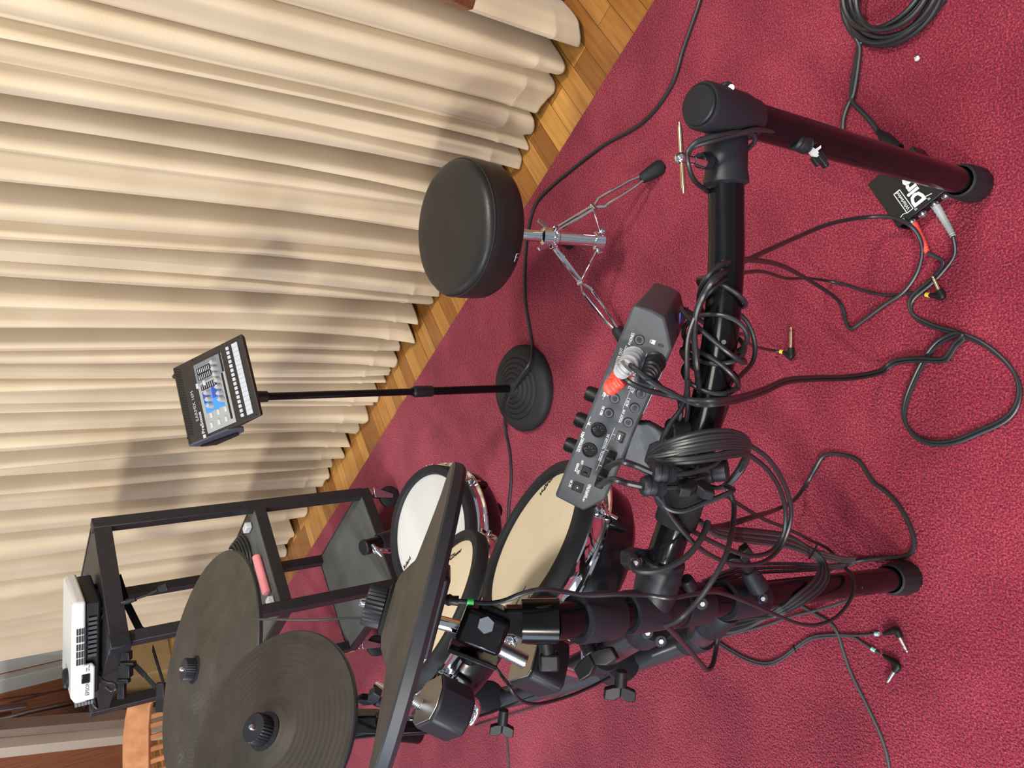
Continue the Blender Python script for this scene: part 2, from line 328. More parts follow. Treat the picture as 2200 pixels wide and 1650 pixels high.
# ---------------------------------------------------------------- curtain
def curtain():
    K = C0 + nn * .17
    val = [-30, 50, 85, 140, 231, 278, 330, 414, 482, 520, 572, 625, 668, 720, 757, 790, 820, 850, 878, 905, 940, 979, 1012, 1045, 1077, 1119, 1165, 1217, 1262, 1303, 1345, 1385, 1425]
    dep = [.05, .05, .08, .03, .11, .09, .05, .12, .05, .11, .05, .10, .06, .10, .05, .09, .05, .10, .05, .10, .06, .10, .06, .10, .07, .10, .09, .10, .07, .10, .06, .06, .03]
    sv = [(plane(0, y, K, nn) - K).dot(e) for y in val]
    # verticals through these points; add a stretch to the right of the frame
    lo = -.395
    first = sv[0]; extra = []
    x = first
    while x > lo + .07: x -= .085 + random.random() * .03; extra.append(max(x, lo))
    extra = extra[::-1]
    sv = extra + sv; dep = [.08 if i % 2 else .05 for i in range(len(extra))] + dep
    cols = []
    for i in range(len(sv) - 1):
        a, b = sv[i], sv[i + 1]; A, B = dep[i], dep[i + 1]
        n = 22; ph = random.random() * 6; wob = random.uniform(-.10, .10)
        uA, uB = [max(0, min(1, (q - .045) / .05)) for q in (A, B)]; pA, pB = math.radians(90 + 12 * uA), math.radians(90 + 12 * uB)
        gw = min(.018, (b - a) * .21); a, b = a + gw * uA, b - gw * uB; mid, half = (a + b) / 2, (b - a) / 2 * .99
        for j in range(n + 1):
            f = -pA + (pA + pB) * j / n; q = math.cos(f); sd_ = A if f < 0 else B; pm = pA if f < 0 else pB
            bulge = (q - math.cos(pm)) / (1 - math.cos(pm)); bulge = max(0, bulge) ** .55
            o = sd_ * (1.3 + 1.6 * (uA if f < 0 else uB)) * (1 - bulge) + (.011 * math.sin(8 * (j / n) + ph) + .004 * math.sin(19 * (j / n) + ph * 3)) * bulge
            cols.append((mid + half * math.copysign(abs(math.sin(f)) ** .72, f) + wob * half * bulge, o, bulge, ph))
    zs = [.0, .006, .03, .06, .09, .098, .102, .110, .15, .25, .4, .6, .8, 1.0, 1.2, 1.5, 1.9, 2.4]
    mb = MB(); vs = []
    for z in zs:
        fl = max(0, 1 - z / .5)
        for s_, o, bu, ph in cols:
            ripple = (.010 * math.sin(s_ * 31 + ph) + .006 * math.sin(s_ * 83 + ph * 2)) * max(0, 1 - z / .16)
            drift = .012 * math.sin(z * 2.3 + ph) * bu
            crease = -.003 if abs(z - .1) < .004 else 0
            off = o * (1 + .15 * fl) - (.025 * fl * bu) + ripple + drift + crease
            zz = z + (.010 * (1 + math.sin(s_ * 47 + ph)) + .022 * (1 - bu)) * max(0, 1 - z / .08) - .006
            vs.append(K + e * (s_ + .010 * fl * math.sin(s_ * 20 + ph)) + nn * off + V((0, 0, max(zz, -.004))))
    n = len(cols)
    fs = [(r * n + i, r * n + i + 1, (r + 1) * n + i + 1, (r + 1) * n + i) for r in range(len(zs) - 1) for i in range(n - 1)]
    mb.add(vs, fs)
    o = obj('curtain', mb, M['cloth'], flat=False)
    for p in o.data.polygons: p.use_smooth = True
    md = o.modifiers.new('thick', 'SOLIDIFY'); md.thickness = .0025
    tag(o, 'tall pleated beige stage curtain hanging down to the wooden floor', 'curtain')
    # stitched seam along the hem
    st = MB(); row = 6; pts = [vs[row * n + i] - nn * .0016 for i in range(0, n, 2)]
    st.tube(pts, .0011, 5); s2 = obj('hem_seam', st, mat('seam_thread', (.72, .62, .45), .7), o)
curtain()
# things glimpsed at the right edge
pc = on(1200, -16, .03)
mb = MB().box(pc + V((.06, .05, .06)), (nn, e, (0, 0, 1)), (.07, .06, .09)); tag(obj('fabric_bag', mb, M['denim'], bevel=.02), 'slate blue fabric bag behind the right end of the curtain', 'bag')
q = [plane(x, y, at(1000, 0, 1.50), V((.1, 1, .35))) for x, y in ((925, -22), (1018, 21), (1036, -40), (960, -80))]
mb = MB().prism(q, V((.004, .03, .01))); tag(obj('wooden_board', mb, M['darkwood'], bevel=.004), 'corner of a dark wooden board in front of the curtain at the right', 'board')

# ---------------------------------------------------------------- cables
def cable(pts, r=.003, m='cable', k=7, label=None, name='cable', group=None, parent=None, cat='cable', n=8, part='cable'):
    mb = MB().tube(spline(pts, k), r, n)
    if parent: return obj(part, mb, M[m], parent)
    return tag(obj(name, mb, M[m]), label, cat, group)
def gz(*a): return [on(x, y, z) for x, y, z in a]
def gnd(r, *a): return [on(x, y, r) for x, y in a]

# long cable from the right edge past the throne, over the stand base
c_ = gnd(.0045, (1512, -40), (1503, 5), (1470, 100), (1442, 185), (1382, 262), (1300, 310), (1240, 355), (1183, 402), (1150, 440), (1135, 495), (1128, 560), (1128, 640), (1137, 700))
c_ += [on(1143, 742, .012), on(1140, 775, .046), on(1120, 808, .060), on(1097, 850, .056), on(1086, 888, .030), on(1086, 925, .006)] + gnd(.0045, (1095, 970), (1098, 1030), (1093, 1090), (1090, 1150), (1080, 1230))
cable(c_, .0043, label='long black cable curving over the red carpet behind the drum throne', name='floor_cable')

# ---------------------------------------------------------------- drum throne
def throne():
    P = V((.325, 1.335, 0)); ctr = V((.337, 1.383, .015))
    t = thing('drum_throne', 'round black padded drum stool on a chrome tripod', 'stool', P)
    s = MB(); R = .145
    s.lathe(ctr, (0, 0, 1), [(0, .404), (.05, .4045), (.10, .404), (.128, .402), (.139, .397), (.1435, .391), (.1445, .386)], 64)
    obj('seat_top', s, M['leather'], t)
    s = MB().lathe(ctr, (0, 0, 1), [(.1445, .386), (.147, .38), (.148, .36), (.1475, .335), (.146, .318), (.141, .309), (.130, .306), (0, .306)], 64)
    obj('seat_side', s, M['leather'], t)
    s = MB().tube([ctr + V((.1452 * math.cos(a), .1452 * math.sin(a), .3855)) for a in [2 * math.pi * i / 64 for i in range(64)]], .0024, 8, closed=True)
    obj('piping', s, M['leather'], t)
    s = MB()
    for dx in (0, .012):
        a = math.radians(-118 - dx * 260); p = ctr + V((.1475 * math.cos(a), .1475 * math.sin(a), .318))
        s.tube([p, p + V((-.002, -.004, .008)), p + V((-.010, -.003, .011))], .0012, 5)
    obj('frayed_thread', s, M['grey'], t, label='pale loose threads at a small tear')
    top = V((.333, 1.365, .306)); bot = V((.318, 1.262, .075))
    ax = (bot - top).normalized(); PT = lambda k: top + (bot - top) * k
    obj('upper_pole', MB().cyl(top, PT(.50), .0125), M['chrome'], t)
    obj('lower_pole', MB().cyl(PT(.42), PT(.98), .0155), M['chrome'], t)
    cl = MB().lathe(PT(.40), ax, [(.0155, 0), (.021, .004), (.021, .026), (.0155, .03)], 24)
    cl.lathe(PT(.52), ax, [(.016, 0), (.019, .003), (.019, .008), (.016, .011)], 24)
    obj('height_collar', cl, M['chrome'], t)
    obj('stop_bolt', MB().cyl(PT(.03) + V((.02, 0, -.01)), PT(.02) + V((.034, .0, .006)), .004), M['cable2'], t)
    wing = MB(); p = PT(.45)
    wing.prism([p + V((.018, -.012, .0)), p + V((.03, -.016, .012)), p + V((.036, -.012, .028)), p + V((.028, -.012, .034)), p + V((.02, -.01, .016))], V((0, .005, 0)))
    obj('wing_nut', wing, M['steel'], t, .001)
    wing = MB(); wing.prism([p + V((-.018, -.012, .0)), p + V((-.03, -.016, .012)), p + V((-.036, -.012, .030)), p + V((-.028, -.012, .036)), p + V((-.02, -.01, .016))], V((0, .005, 0)))
    obj('wing_nut', wing, M['steel'], t, .001)
    lowc = PT(.93)
    obj('lower_collar', MB().lathe(lowc, ax, [(.0155, -.012), (.022, -.010), (.022, .010), (.0155, .012)], 24), M['chrome'], t)
    hub = PT(.50)
    feet = [on(1398, 372, .02), on(1335, 722, .02), V((.352, 1.455, .02))]
    for fi, f in enumerate(feet):
        d = (f - hub); side = frame(d)[2]; hd = V((d.x, d.y, 0)).normalized()
        a0 = hub + hd * .02
        obj('leg_bracket', MB().bar(hub, a0 + hd * .008, .016, .012), M['chrome'], t, .002)
        K = .42; Lg = MB()
        for sgn in (-1, 1):
            o1 = side * .0045 * sgn; o2 = side * .014 * sgn; o3 = side * .005 * sgn
            Lg.tube([a0 + o1, a0.lerp(f, K) + o1, a0.lerp(f, K + .06) + o2, a0.lerp(f, K + .12) + o2, a0.lerp(f, .80) + o2 * .85, a0.lerp(f, .94) + o3, f + o3], .0034, 8)
        lg = obj('leg', Lg, M['chrome'], t)
        fr = MB(); g = f + hd * .018; g.z = .0
        u = (f - a0).normalized()
        fr.lathe(f - u * .026, u, [(.0, -.001), (.009, 0), (.0125, .006), (.0165, .035), (.018, .050), (.014, .058), (0, .060)], 16)
        for i_, v_ in enumerate(fr.v):
            if v_.z < .001: v_.z = .001
        obj('rubber_foot', fr, M['rubber'], lg)
        m_ = a0.lerp(f, K - .02)
        obj('brace', MB().bar(lowc + hd * .018, m_, .011, .004), M['chrome'], t, .001)
        for q_ in (lowc + hd * .026, m_):
            obj('rivet', MB().cyl(q_ - side * .009, q_ + side * .009, .0055, n=14), M['chrome'], t)
throne()

# ---------------------------------------------------------------- round base stand with personal mixer
def mixer_stand():
    b = V((-.012, 1.665, 0))
    t = thing('round_base_stand', 'tall black pole stand with ringed round base holding the small mixer', 'stand', b)
    s = MB(); pr = [(0, .002), (.112, .002), (.1185, .006), (.119, .016), (.112, .026), (.100, .033)]
    for i in range(5):
        r = .092 - i * .014; h = .036 + i * .0042
        pr += [(r + .003, h - .001), (r, h + .0012), (r - .006, h + .0018), (r - .0085, h - .0005)]
    pr += [(.02, .060), (.012, .064), (0, .064)]
    s.lathe(b, (0, 0, 1), pr, 56); obj('base', s, M['rubber'], t)
    topz = .752
    obj('pole', MB().cyl(b + V((0, 0, .05)), b + V((-.0, 0, .36)), .0105), M['tube'], t)
    obj('upper_pole', MB().cyl(b + V((0, 0, .36)), b + V((0, 0, topz)), .0085), M['tube'], t)
    obj('height_clutch', MB().lathe(b + V((0, 0, .30)), (0, 0, 1), [(.0105, 0), (.014, .004), (.0145, .05), (.012, .056), (.0085, .06)], 20), M['black'], t)
    obj('top_collar', MB().lathe(b + V((0, 0, topz - .035)), (0, 0, 1), [(.0085, 0), (.012, .003), (.013, .03), (.013, .05), (0, .05)], 20), M['black'], t)
    # the mixer
    A = at(370, 791, 1.70); B = at(519, 716, 1.60); D = at(405, 959, 1.655)
    Cc = B + (D - A); xs = (D - A); ys = (B - A); n = ys.cross(xs).normalized()
    if n.dot(O - A) < 0: n = -n
    cen = (A + Cc) / 2
    t = thing('personal_mixer', 'small black personal mixer with blue and silver panel on the round base stand', 'mixer', cen - n * .03)
    P = lambda s_, t_, h=0: A + xs * s_ + ys * t_ + n * h
    X = -xs.normalized(); Y = -ys.normalized()
    mb = MB()
    # wedge-shaped case, deep at the top edge
    f = [P(0, 0), P(1, 0), P(1, 1), P(0, 1)]; k = [P(.03, .02, -.046), P(.97, .02, -.046), P(.98, .98, -.012), P(.02, .98, -.012)]
    mb.add(f + k, [(0, 1, 2, 3), (7, 6, 5, 4), (0, 4, 5, 1), (1, 5, 6, 2), (2, 6, 7, 3), (3, 7, 4, 0)])
    obj('case', mb, M['mixer'], t, .003)
    mb = MB().prism([P(1.004, .0), P(1.004, .55, .0), P(1.004, .62, -.03), P(1.0, .5, -.055), P(1.0, .12, -.062), P(1.004, 0, -.045)], xs.normalized() * -.006); obj('side_cheek', mb, M['mixer_side'], t, .002)
    mb = MB().prism([P(1.01, .06, -.02), P(1.01, .5, -.035), P(1.01, .46, -.048), P(1.01, .12, -.050)], xs.normalized() * .003); obj('side_recess', mb, M['black'], t)
    mb = MB()
    for r in range(3):
        for c in range(26): mb.box(P(.04 + c * .033 + r * .011, .055 + r * .022, .0004), (X, Y, n), (.0016, .0012, .0003))
    obj('vent_holes', mb, M['black'], t)
    obj('groove', MB().box(P(.5, .035, .0002), (X, Y, n), (xs.length * .49, .0006, .0004)), M['black'], t)
    def quad(s0, s1, t0, t1, h, th, m, name, bev=0):
        c = P((s0 + s1) / 2, (t0 + t1) / 2, h); return obj(name, MB().box(c, (X, Y, n), (abs(s1 - s0) * xs.length / 2, abs(t1 - t0) * ys.length / 2, th)), M[m], t, bev)
    quad(.10, .955, .30, .69, .0006, .0005, 'panel_grey', 'control_panel')
    quad(.10, .34, .30, .66, .0010, .0006, 'dgrey', 'master_area')
    quad(.46, .72, .34, .60, .0010, .0006, 'blue', 'equaliser_area')
    quad(.46, .60, .34, .42, .0014, .0005, 'navy', 'equaliser_area'); quad(.44, .58, .47, .55, .0014, .0005, 'navy', 'equaliser_area')
    quad(.34, .90, .635, .66, .0012, .0005, 'black', 'label_bar'); quad(.10, .33, .66, .685, .0012, .0005, 'black', 'label_bar')
    quad(.16, .31, .33, .52, .0014, .0004, 'black', 'level_meter'); quad(.37, .44, .34, .56, .0014, .0004, 'black', 'level_meter')
    mm = MB()
    for q_ in range(7):
        for s0 in (.18, .255): mm.box(P(s0 + .02, .35 + q_ * .025, .0022), (X, Y, n), (.005, .0007, .0004))
        mm.box(P(.405, .36 + q_ * .028, .0022), (X, Y, n), (.005, .0007, .0004))
    obj('meter_marks', mm, M['silver'], t)
    for i in range(16):
        s0 = .07 + i * .0545
        obj('write_strip_cell', MB().box(P(s0 + .026, .885, .0014), (X, Y, n), (.0258 * xs.length, .038 * ys.length, .0006)), M['dull_white'], t)
        obj('channel_button', MB().box(P(s0 + .026, .79, .002), (X, Y, n), (.0036, .0042, .002)), M['dull_white'], t, .0012)
    for s0, t0 in ((.155, .60), (.235, .60), (.31, .60), (.385, .61), (.46, .60), (.54, .60), (.615, .60), (.47, .44), (.55, .44), (.63, .44)):
        p = P(s0 + .03, t0 - .01, .001)
        kb = obj('knob', MB().lathe(p, n, [(.0068, 0), (.0062, .003), (.0048, .010), (.0042, .0115), (0, .0118)], 18), M['grey'] , t)
        obj('pointer', MB().box(p + n * .0117 + Y * .003, (X, Y, n), (.0007, .0022, .0005)), M['dull_white'], kb)
    for s0, t0 in ((.755, .40), (.755, .50), (.755, .60), (.87, .38), (.87, .48), (.87, .58), (.35, .40), (.35, .30)):
        obj('button', MB().box(P(s0 + .01, t0, .0016), (X, Y, n), (.0058, .0036, .0018)), M['dull_white'], t, .0008)
    for s0, t0 in ((.345, .38), (.345, .475)):
        pass
    mb = MB().text('EARMIX 16M', P(.76, .20, .0006), X, Y, .0125); obj('lettering', mb, M['grey'], t)
    mb = MB().text('PreSonus', P(.93, .245, .0006), X, Y, .013, bold=.0003); mb.box(P(.965, .245, .0006), (X, Y, n), (.0038, .0042, .0003)); obj('lettering', mb, M['dull_white'], t)
    mb = MB()
    for s0, t0 in ((.03, .3), (.97, .3), (.03, .95), (.97, .95), (.1, .012), (.9, .012)): mb.cyl(P(s0, t0, 0), P(s0, t0, .0012), .0018, n=10)
    obj('screw', mb, M['black'], t)
    obj('rear_plug', MB().cyl(P(.06, -.02, -.012), P(.06, -.10, -.020), .005), M['black'], t)
mixer_stand()

# ---------------------------------------------------------------- cymbals
def cymbal(name, label, c, n, R, mt, nut=True, bell=.32, txt=None, thick=.010, bhf=.105):
    n = V(n).normalized(); c = V(c); t = thing(name, label, 'cymbal', c)
    bw, bh = R * bell, R * bhf
    pr = [(0, bh), (bw * .35, bh * .98), (bw * .7, bh * .80), (bw * .93, bh * .52), (bw, bh * .42), (bw * 1.08, bh * .38)]
    for i in range(1, 15):
        k = i / 15; pr.append((bw * 1.08 + (R - bw * 1.08) * k, bh * .38 * (1 - k) ** 1.2))
    pr += [(R - .002, .0005)]
    s = MB().lathe(c, n, pr, 96, hint=(1, 0, 0)); s.f = s.f[:-1]; b_ = obj('playing_surface', s, mt, t)
    s = MB().lathe(c, n, [(R - .002, .0005), (R, -.0015), (R, -thick * .7), (R - .004, -thick), (R * .55, -thick), (0, -thick * .8)], 96, hint=(1, 0, 0)); s.f = [f for f in s.f if len(f) < 5]; obj('rim', s, M['rimrub'], t)
    top = c + n * bh
    if nut:
        s = MB().lathe(top, n, [(.026, -.004), (.027, .0), (.022, .002), (0, .002)], 32); obj('felt_washer', s, M['velcro'], t)
        pr2 = MB(); a, b, d = frame(n); N = 60; vs = []
        for (r, h) in ((.0185, .002), (.0205, .003), (.0205, .020), (.019, .022)):
            for i in range(N):
                rr = r + (.0008 if i % 2 else -.0005); an = 2 * math.pi * i / N; vs.append(top + n * h + (b * math.cos(an) + d * math.sin(an)) * rr)
        fs = [(j * N + i, j * N + (i + 1) % N, (j + 1) * N + (i + 1) % N, (j + 1) * N + i) for j in range(3) for i in range(N)] + [tuple(3 * N + i for i in range(N))]
        pr2.add(vs, fs); kn = obj('knurled_nut', pr2, M['plastic'], t)
        obj('rod_tip', MB().lathe(top, n, [(.0045, .018), (.0045, .026), (.003, .028), (0, .028)], 16), M['chrome'], kn)
    return t, n
def above(c, k): return O + (V(c) - O) * k
rc = above((-.536, 1.552, .892), 1.03); rn = V((.277, -.025, .961))
ride, rn = cymbal('ride_cymbal', 'large worn dark rubber ride cymbal behind the smaller black one', rc, rn, .236, M['cym'])
cc = above((-.676, 1.513, .784), .74); cn = V((.54, -.303, .785))
crash, cn = cymbal('crash_cymbal', 'smooth black rubber crash cymbal overlapping the worn ride cymbal', cc, cn, .150, M['cym2'])
# embossed maker name on the ride
ty = (ray(560, 1560)); up_ = V(rn)
tp = plane(392, 1632, rc + rn * .003, rn); tx = (plane(384, 1560, rc, rn) - plane(392, 1640, rc, rn)); ty = plane(360, 1600, rc, rn) - plane(400, 1600, rc, rn)
obj('embossed_lettering', MB().text('Roland', tp, tx, ty, .040, ext=.0012), M['emboss'], ride)
fc = at(884, 1322, .80); fmaj = (at(978, 992, .80) - at(801, 1656, .80)).normalized()
vw = (fc - O).normalized(); fn = fmaj.cross(vw); fn = fn if fn.z > 0 else -fn
fn = (fn.normalized() * math.cos(.034) - vw * math.sin(.034)).normalized()
front, fn = cymbal('crash_cymbal', 'nearest black cymbal seen edge-on with a tall ribbed nut', fc, fn, .165, M['cym'], bell=.33, thick=.0145, bhf=.165)
sensor = MB().box(fc - fn * .021 + fmaj * .012, (fmaj, fn, fmaj.cross(fn)), (.043, .0075, .03)); obj('sensor_box', sensor, M['plastic'], front, .004)

# ---------------------------------------------------------------- drums
def wing_bolt(parent, p, ax, wd, m='black', L=.03, W=.026, name='wing_bolt'):
    ax = V(ax).normalized(); wd = V(wd); wd = (wd - ax * wd.dot(ax)).normalized(); d = ax.cross(wd); p = V(p)
    mb = MB().cyl(p, p + ax * L * .55, .0075, .0085, 16)
    q = p + ax * L * .5
    for sg in (-1, 1):
        mb.prism([q + d * .006, q + wd * W * .5 * sg + d * .006 + ax * .002, q + wd * W * sg + d * .005 + ax * .006, q + wd * W * sg + d * .004 + ax * .020, q + wd * W * .4 * sg + d * .005 + ax * .020, q + d * .007 + ax * .014][::1], -d * .011)
    return obj(name, mb, M[m], parent, .0015)

def drum(name, label, c, n, R, headm, outward, depth=.10, txts=()):
    c = V(c); n = V(n).normalized(); t = thing(name, label, 'drum', c - n * depth)
    ho = V(outward); ho = (ho - n * ho.dot(n)).normalized(); sd = n.cross(ho)
    hd = MB().lathe(c, n, [(0, .0012), (R * .5, .0009), (R * .93, 0), (R + .002, -.002)], 64, hint=ho); head = obj('drum_head', hd, headm, t)
    Ro = R + .021
    obj('rubber_hoop', MB().lathe(c, n, [(R, -.004), (R, .002), (R + .003, .0065), (R + .010, .0085), (Ro - .004, .007), (Ro, .001), (Ro, -.014), (Ro - .004, -.018), (R, -.018)], 72, hint=ho), M['rubber'], t)
    obj('hoop', MB().lathe(c, n, [(Ro - .006, -.013), (Ro + .0015, -.013), (Ro + .003, -.015), (Ro + .002, -.018), (Ro + .0005, -.024), (Ro + .002, -.031), (Ro + .008, -.0335), (Ro + .009, -.036), (Ro + .006, -.039), (Ro - .004, -.040)], 72, hint=ho), M['chrome'], t)
    Rs = Ro - .004
    obj('shell', MB().lathe(c, n, [(Rs - .004, -.036), (Rs, -.042), (Rs, -.060), (Rs - .004, -.085), (Rs - .018, -depth), (Rs - .045, -depth - .012), (0, -depth - .014)], 72, hint=ho), M['shell'], t)
    for k in range(6):
        a = math.radians(30 + 60 * k); dr = ho * math.cos(a) + sd * math.sin(a)
        tg = n.cross(dr); p = c + dr * (Ro + .006)
        lug = obj('lug', MB().prism([p - n * .040 + tg * .012 - dr * .012, p - n * .040 - tg * .012 - dr * .012, p - n * .072 - tg * .006 - dr * .012, p - n * .072 + tg * .006 - dr * .012], dr * .010), M['shell'], t, .003)
        tr = MB().cyl(p + n * -.048, p - n * .024, .0028, n=10).cyl(p - n * .030, p - n * .021, .0055, n=6).cyl(p - n * .022, p - n * .012, .0035, n=4)
        obj('tension_rod', tr, M['chrome'], t)
        obj('claw', MB().box(p - n * .027 - dr * .001, (dr, tg, n), (.007, .008, .0022)), M['chrome'], t, .001)
    for (s_, px, py, dx, dy, size, sh, b_) in txts:
        o_ = plane(px, py, c + n * .0008, n); xd = plane(px + dx, py + dy, c, n) - plane(px, py, c, n)
        obj('lettering', MB().text(s_, o_, xd, n.cross(xd), size, shear=sh, bold=b_), M['ink'], head)
    return t, ho, sd
def Tn(c, k): return above(c, k)
d3, d3o, d3s = drum('tom_drum', 'cream-headed electronic tom drum nearest the sound module', Tn((-.240, .914, .583), .9746), (.513, .299, .805), .115, M['head_cream'], (-.68, -.4, .6), .10,
    (('V-Drums', 1158, 1066, 36, -52, .013, .35, .0002), ('Roland', 1128, 1320, -14, 26, .012, 0, .0004), ('MESH HEAD', 1119, 1313, 12, -22, .0045, 0, 0), ('Designed in U.S. Patent', 1104, 1306, 26, -48, .0036, 0, 0), ('mesh head', 1170, 1042, 16, -24, .004, 0, 0)))
d2, d2o, d2s = drum('tom_drum', 'cream-headed tom drum seen behind the edge-on cymbal', Tn((-.351, 1.056, .675), 1.085), (.534, .289, .794), .128, M['head_cream'], (-.68, -.4, .6), .10,
    (('V-Drums', 962, 1206, 32, -28, .013, .35, .0002), ('mesh head', 968, 1194, 24, -16, .004, 0, 0), ('Roland', 922, 1430, -28, 18, .016, 0, .0005), ('MESH HEAD', 905, 1412, -20, 12, .0055, 0, 0), ('Designed in U.S. Patent', 905, 1400, -20, 12, .0042, 0, 0)))
d1, d1o, d1s = drum('floor_tom_drum', 'white-headed low drum furthest back beside the black cart', Tn((-.296, 1.353, .504), 1.085), (.188, -.078, .979), .128, M['head_white'], (-.9, .1, .2), .10,
    (('Roland', 868, 1221, 14, -24, .012, 0, .0003),))

# ---------------------------------------------------------------- drum rack
FT = V((-.344, .642, 0)); PTOP = V((-.246, .613, .80))
def pole(z): return FT + (PTOP - FT) * (z / .80)
RF = V((.288, .519, 0)); RTOP = V((.276, .502, .655))
def rack():
    t = thing('drum_rack', 'glossy black tubular drum rack on splayed legs with grey clamps', 'drum rack', (0, .62, 0))
    R = .0192
    def legpost(f, top, name='leg'):
        ax = (top - f).normalized(); lg = obj(name, MB().cyl(f + ax * .02, top, R, n=40), M['tube'], t)
        s = MB(); a, b, d = frame(ax); N = 48; prof = [(.0215, .062), (.0245, .060), (.0262, .050), (.0275, .030), (.0282, .004), (.026, .0)]; vs = []
        for j, (r, h) in enumerate(prof):
            for i in range(N):
                rr = r - (.0012 if (i % 4 == 0 and 2 <= j <= 4) else 0); an = 2 * math.pi * i / N; vs.append(f + ax * h + (b * math.cos(an) + d * math.sin(an)) * rr)
        fs = [(j * N + i, (j + 1) * N + i, (j + 1) * N + (i + 1) % N, j * N + (i + 1) % N) for j in range(len(prof) - 1) for i in range(N)] + [tuple((len(prof) - 1) * N + i for i in range(N))]
        s.add([V((v.x, v.y, max(v.z, .0005))) for v in vs], fs); obj('rubber_foot', s, M['rubber'], lg); return lg
    legpost(RF, RTOP); legpost(FT, PTOP)
    # right corner joint
    ax = (RTOP - RF).normalized()
    A0 = at(1560, 305, .825); arm = spline([A0, at(1560, 420, .828), at(1560, 560, .83), at(1550, 700, .832), at(1530, 830, .838), at(1500, 960, .845), at(1465, 1080, .855), at(1435, 1170, .865), at(1405, 1262, .885)], 8)
    ca = (arm[8] - arm[0]).normalized()
    RTc = V((RTOP.x, RTOP.y, 0))
    j = MB().lathe(RTOP, -ax, [(.0, -.022), (.0225, -.022), (.0245, -.018), (.0245, .040), (.0225, .052), (.0215, .064), (.019, .066)], 40)
    obj('corner_clamp', j, M['plastic'], t)
    capc = MB().lathe(RTOP + ax * .0215, ax, [(.0205, 0), (.0205, .003), (.019, .0045), (0, .005)], 40); obj('end_cap', capc, M['black'], t)
    j = MB().lathe(A0 - ca * .02, ca, [(.0, 0), (.0215, .0), (.0228, .004), (.0225, .052), (.024, .060), (.024, .064), (.0195, .067)], 40)
    obj('corner_sleeve', j, M['plastic'], t)
    p_ = A0 + ca * .016
    lugp = at(1503, 345, .80)
    obj('clamp_lug', MB().cyl(at(1520, 345, .81), lugp, .0095, .008, 18), M['plastic'], t)
    obj('clamp_ear', MB().prism([at(1535, 196, .79), at(1562, 172, .785), at(1574, 174, .785), at(1580, 190, .785), at(1584, 222, .79), at(1550, 230, .80)], V((0, .024, 0))), M['plastic'], t, .003)
    obj('clamp_bolt', MB().cyl(at(1571, 188, .782), at(1571, 188, .778), .0032, n=12), M['fork'], t)
    mb = MB().cyl(at(1512, 350, .80), at(1490, 344, .79), .0052, .0045, 14); mb.cyl(at(1490, 344, .79), at(1462, 340, .785), .0040, .0040, 14); mb.sphere(at(1462, 340, .785), .0062)
    kx = obj('drum_key_bolt', mb, M['chrome'], t)
    a, b = at(1460, 263, .785), at(1469, 416, .785)
    obj('key_bar', MB().tube([a, a.lerp(b, .04), a.lerp(b, .09), a.lerp(b, .91), a.lerp(b, .96), b], [.0013, .0016, .0024, .0024, .0016, .0013], 12), M['gold'], kx)
    obj('arm_tube', MB().tube(arm, R, 40), M['tube'], t)
    # joint on the left post
    def sleeve(z, h, r=.0245, name='post_clamp', m='plastic'):
        a, b = pole(z - h / 2), pole(z + h / 2); L_ = (b - a).length
        return obj(name, MB().lathe(a, b - a, [(.0195, 0), (r - .001, 0), (r, .003), (r, L_ - .003), (r - .001, L_), (.0195, L_)], 40), M[m], t)
    tz = (arm[-1]).z
    sleeve(.645, .085)
    aj = arm[-6]; je = pole(.645)
    dd = (je - aj)
    obj('arm_sleeve', MB().lathe(aj - dd.normalized() * .005, dd, [(.0195, 0), (.0248, 0), (.0258, .003), (.0252, dd.length * .6), (.022, dd.length + .003)], 40), M['plastic'], t)
    ep = at(1372, 1205, .86)
    obj('clamp_ear', MB().prism([ep + V(o_) for o_ in ((-.004, 0, .013), (.010, 0, .012), (.013, 0, -.004), (.008, 0, -.022), (-.010, 0, -.018), (-.012, 0, .004))], V((.0, .018, 0))), M['plastic'], t, .003)
    obj('clamp_bolt', MB().cyl(ep + V((0, -.004, .002)), ep + V((0, .004, .002)), .005, n=6), M['steel'], t)
    sleeve(.735, .055, .0265); sleeve(.575, .050, .0255); sleeve(.47, .075, .0255)
    # bars going back to the left
    up = [at(1405, 1340, .97), at(1350, 1374, 1.05), at(1305, 1401, 1.12), at(1215, 1444, 1.21)]; u1a, u1b = up[0], up[-1]
    low = [at(1556, 1306, 1.02), at(1520, 1345, 1.06), at(1482, 1374, 1.12), at(1345, 1424, 1.25), at(1250, 1453, 1.31), at(1080, 1500, 1.42), at(900, 1540, 1.60)]
    obj('upper_bar', MB().tube(spline(up, 8), R, 36), M['bar'], t)
    obj('lower_bar', MB().tube(spline(low, 8), R, 36), M['bar'], t)
    du = (up[2] - up[1]).normalized(); dl = (low[3] - low[2]).normalized()
    def bsleeve(p, d, L_, r=.0245, name='bar_clamp'):
        return obj(name, MB().lathe(V(p) - d * L_ / 2, d, [(.0195, 0), (r - .001, 0), (r, .003), (r, L_ - .003), (r - .001, L_), (.0195, L_)], 36), M['plastic'], t)
    bsleeve(at(1392, 1350, .99), du, .05, .0235); bsleeve(at(1540, 1324, 1.04), (low[1] - low[0]).normalized(), .055, .0235); bsleeve(at(1492, 1368, 1.11), dl, .040, .0235)
    bsleeve(at(1290, 1410, 1.13), du, .045, .025)
    # back post beside the low drum
    bt, bb = at(783, 1176, 1.88), at(990, 1118, 2.12)
    bx = (bb - bt).normalized()
    obj('rear_post', MB().cyl(bt, bt + bx * .5, R, n=36), M['tube'], t)
    obj('end_cap', MB().lathe(bt, -bx, [(.0195, -.004), (.0195, .003), (.017, .005), (0, .005)], 32), M['black'], t)
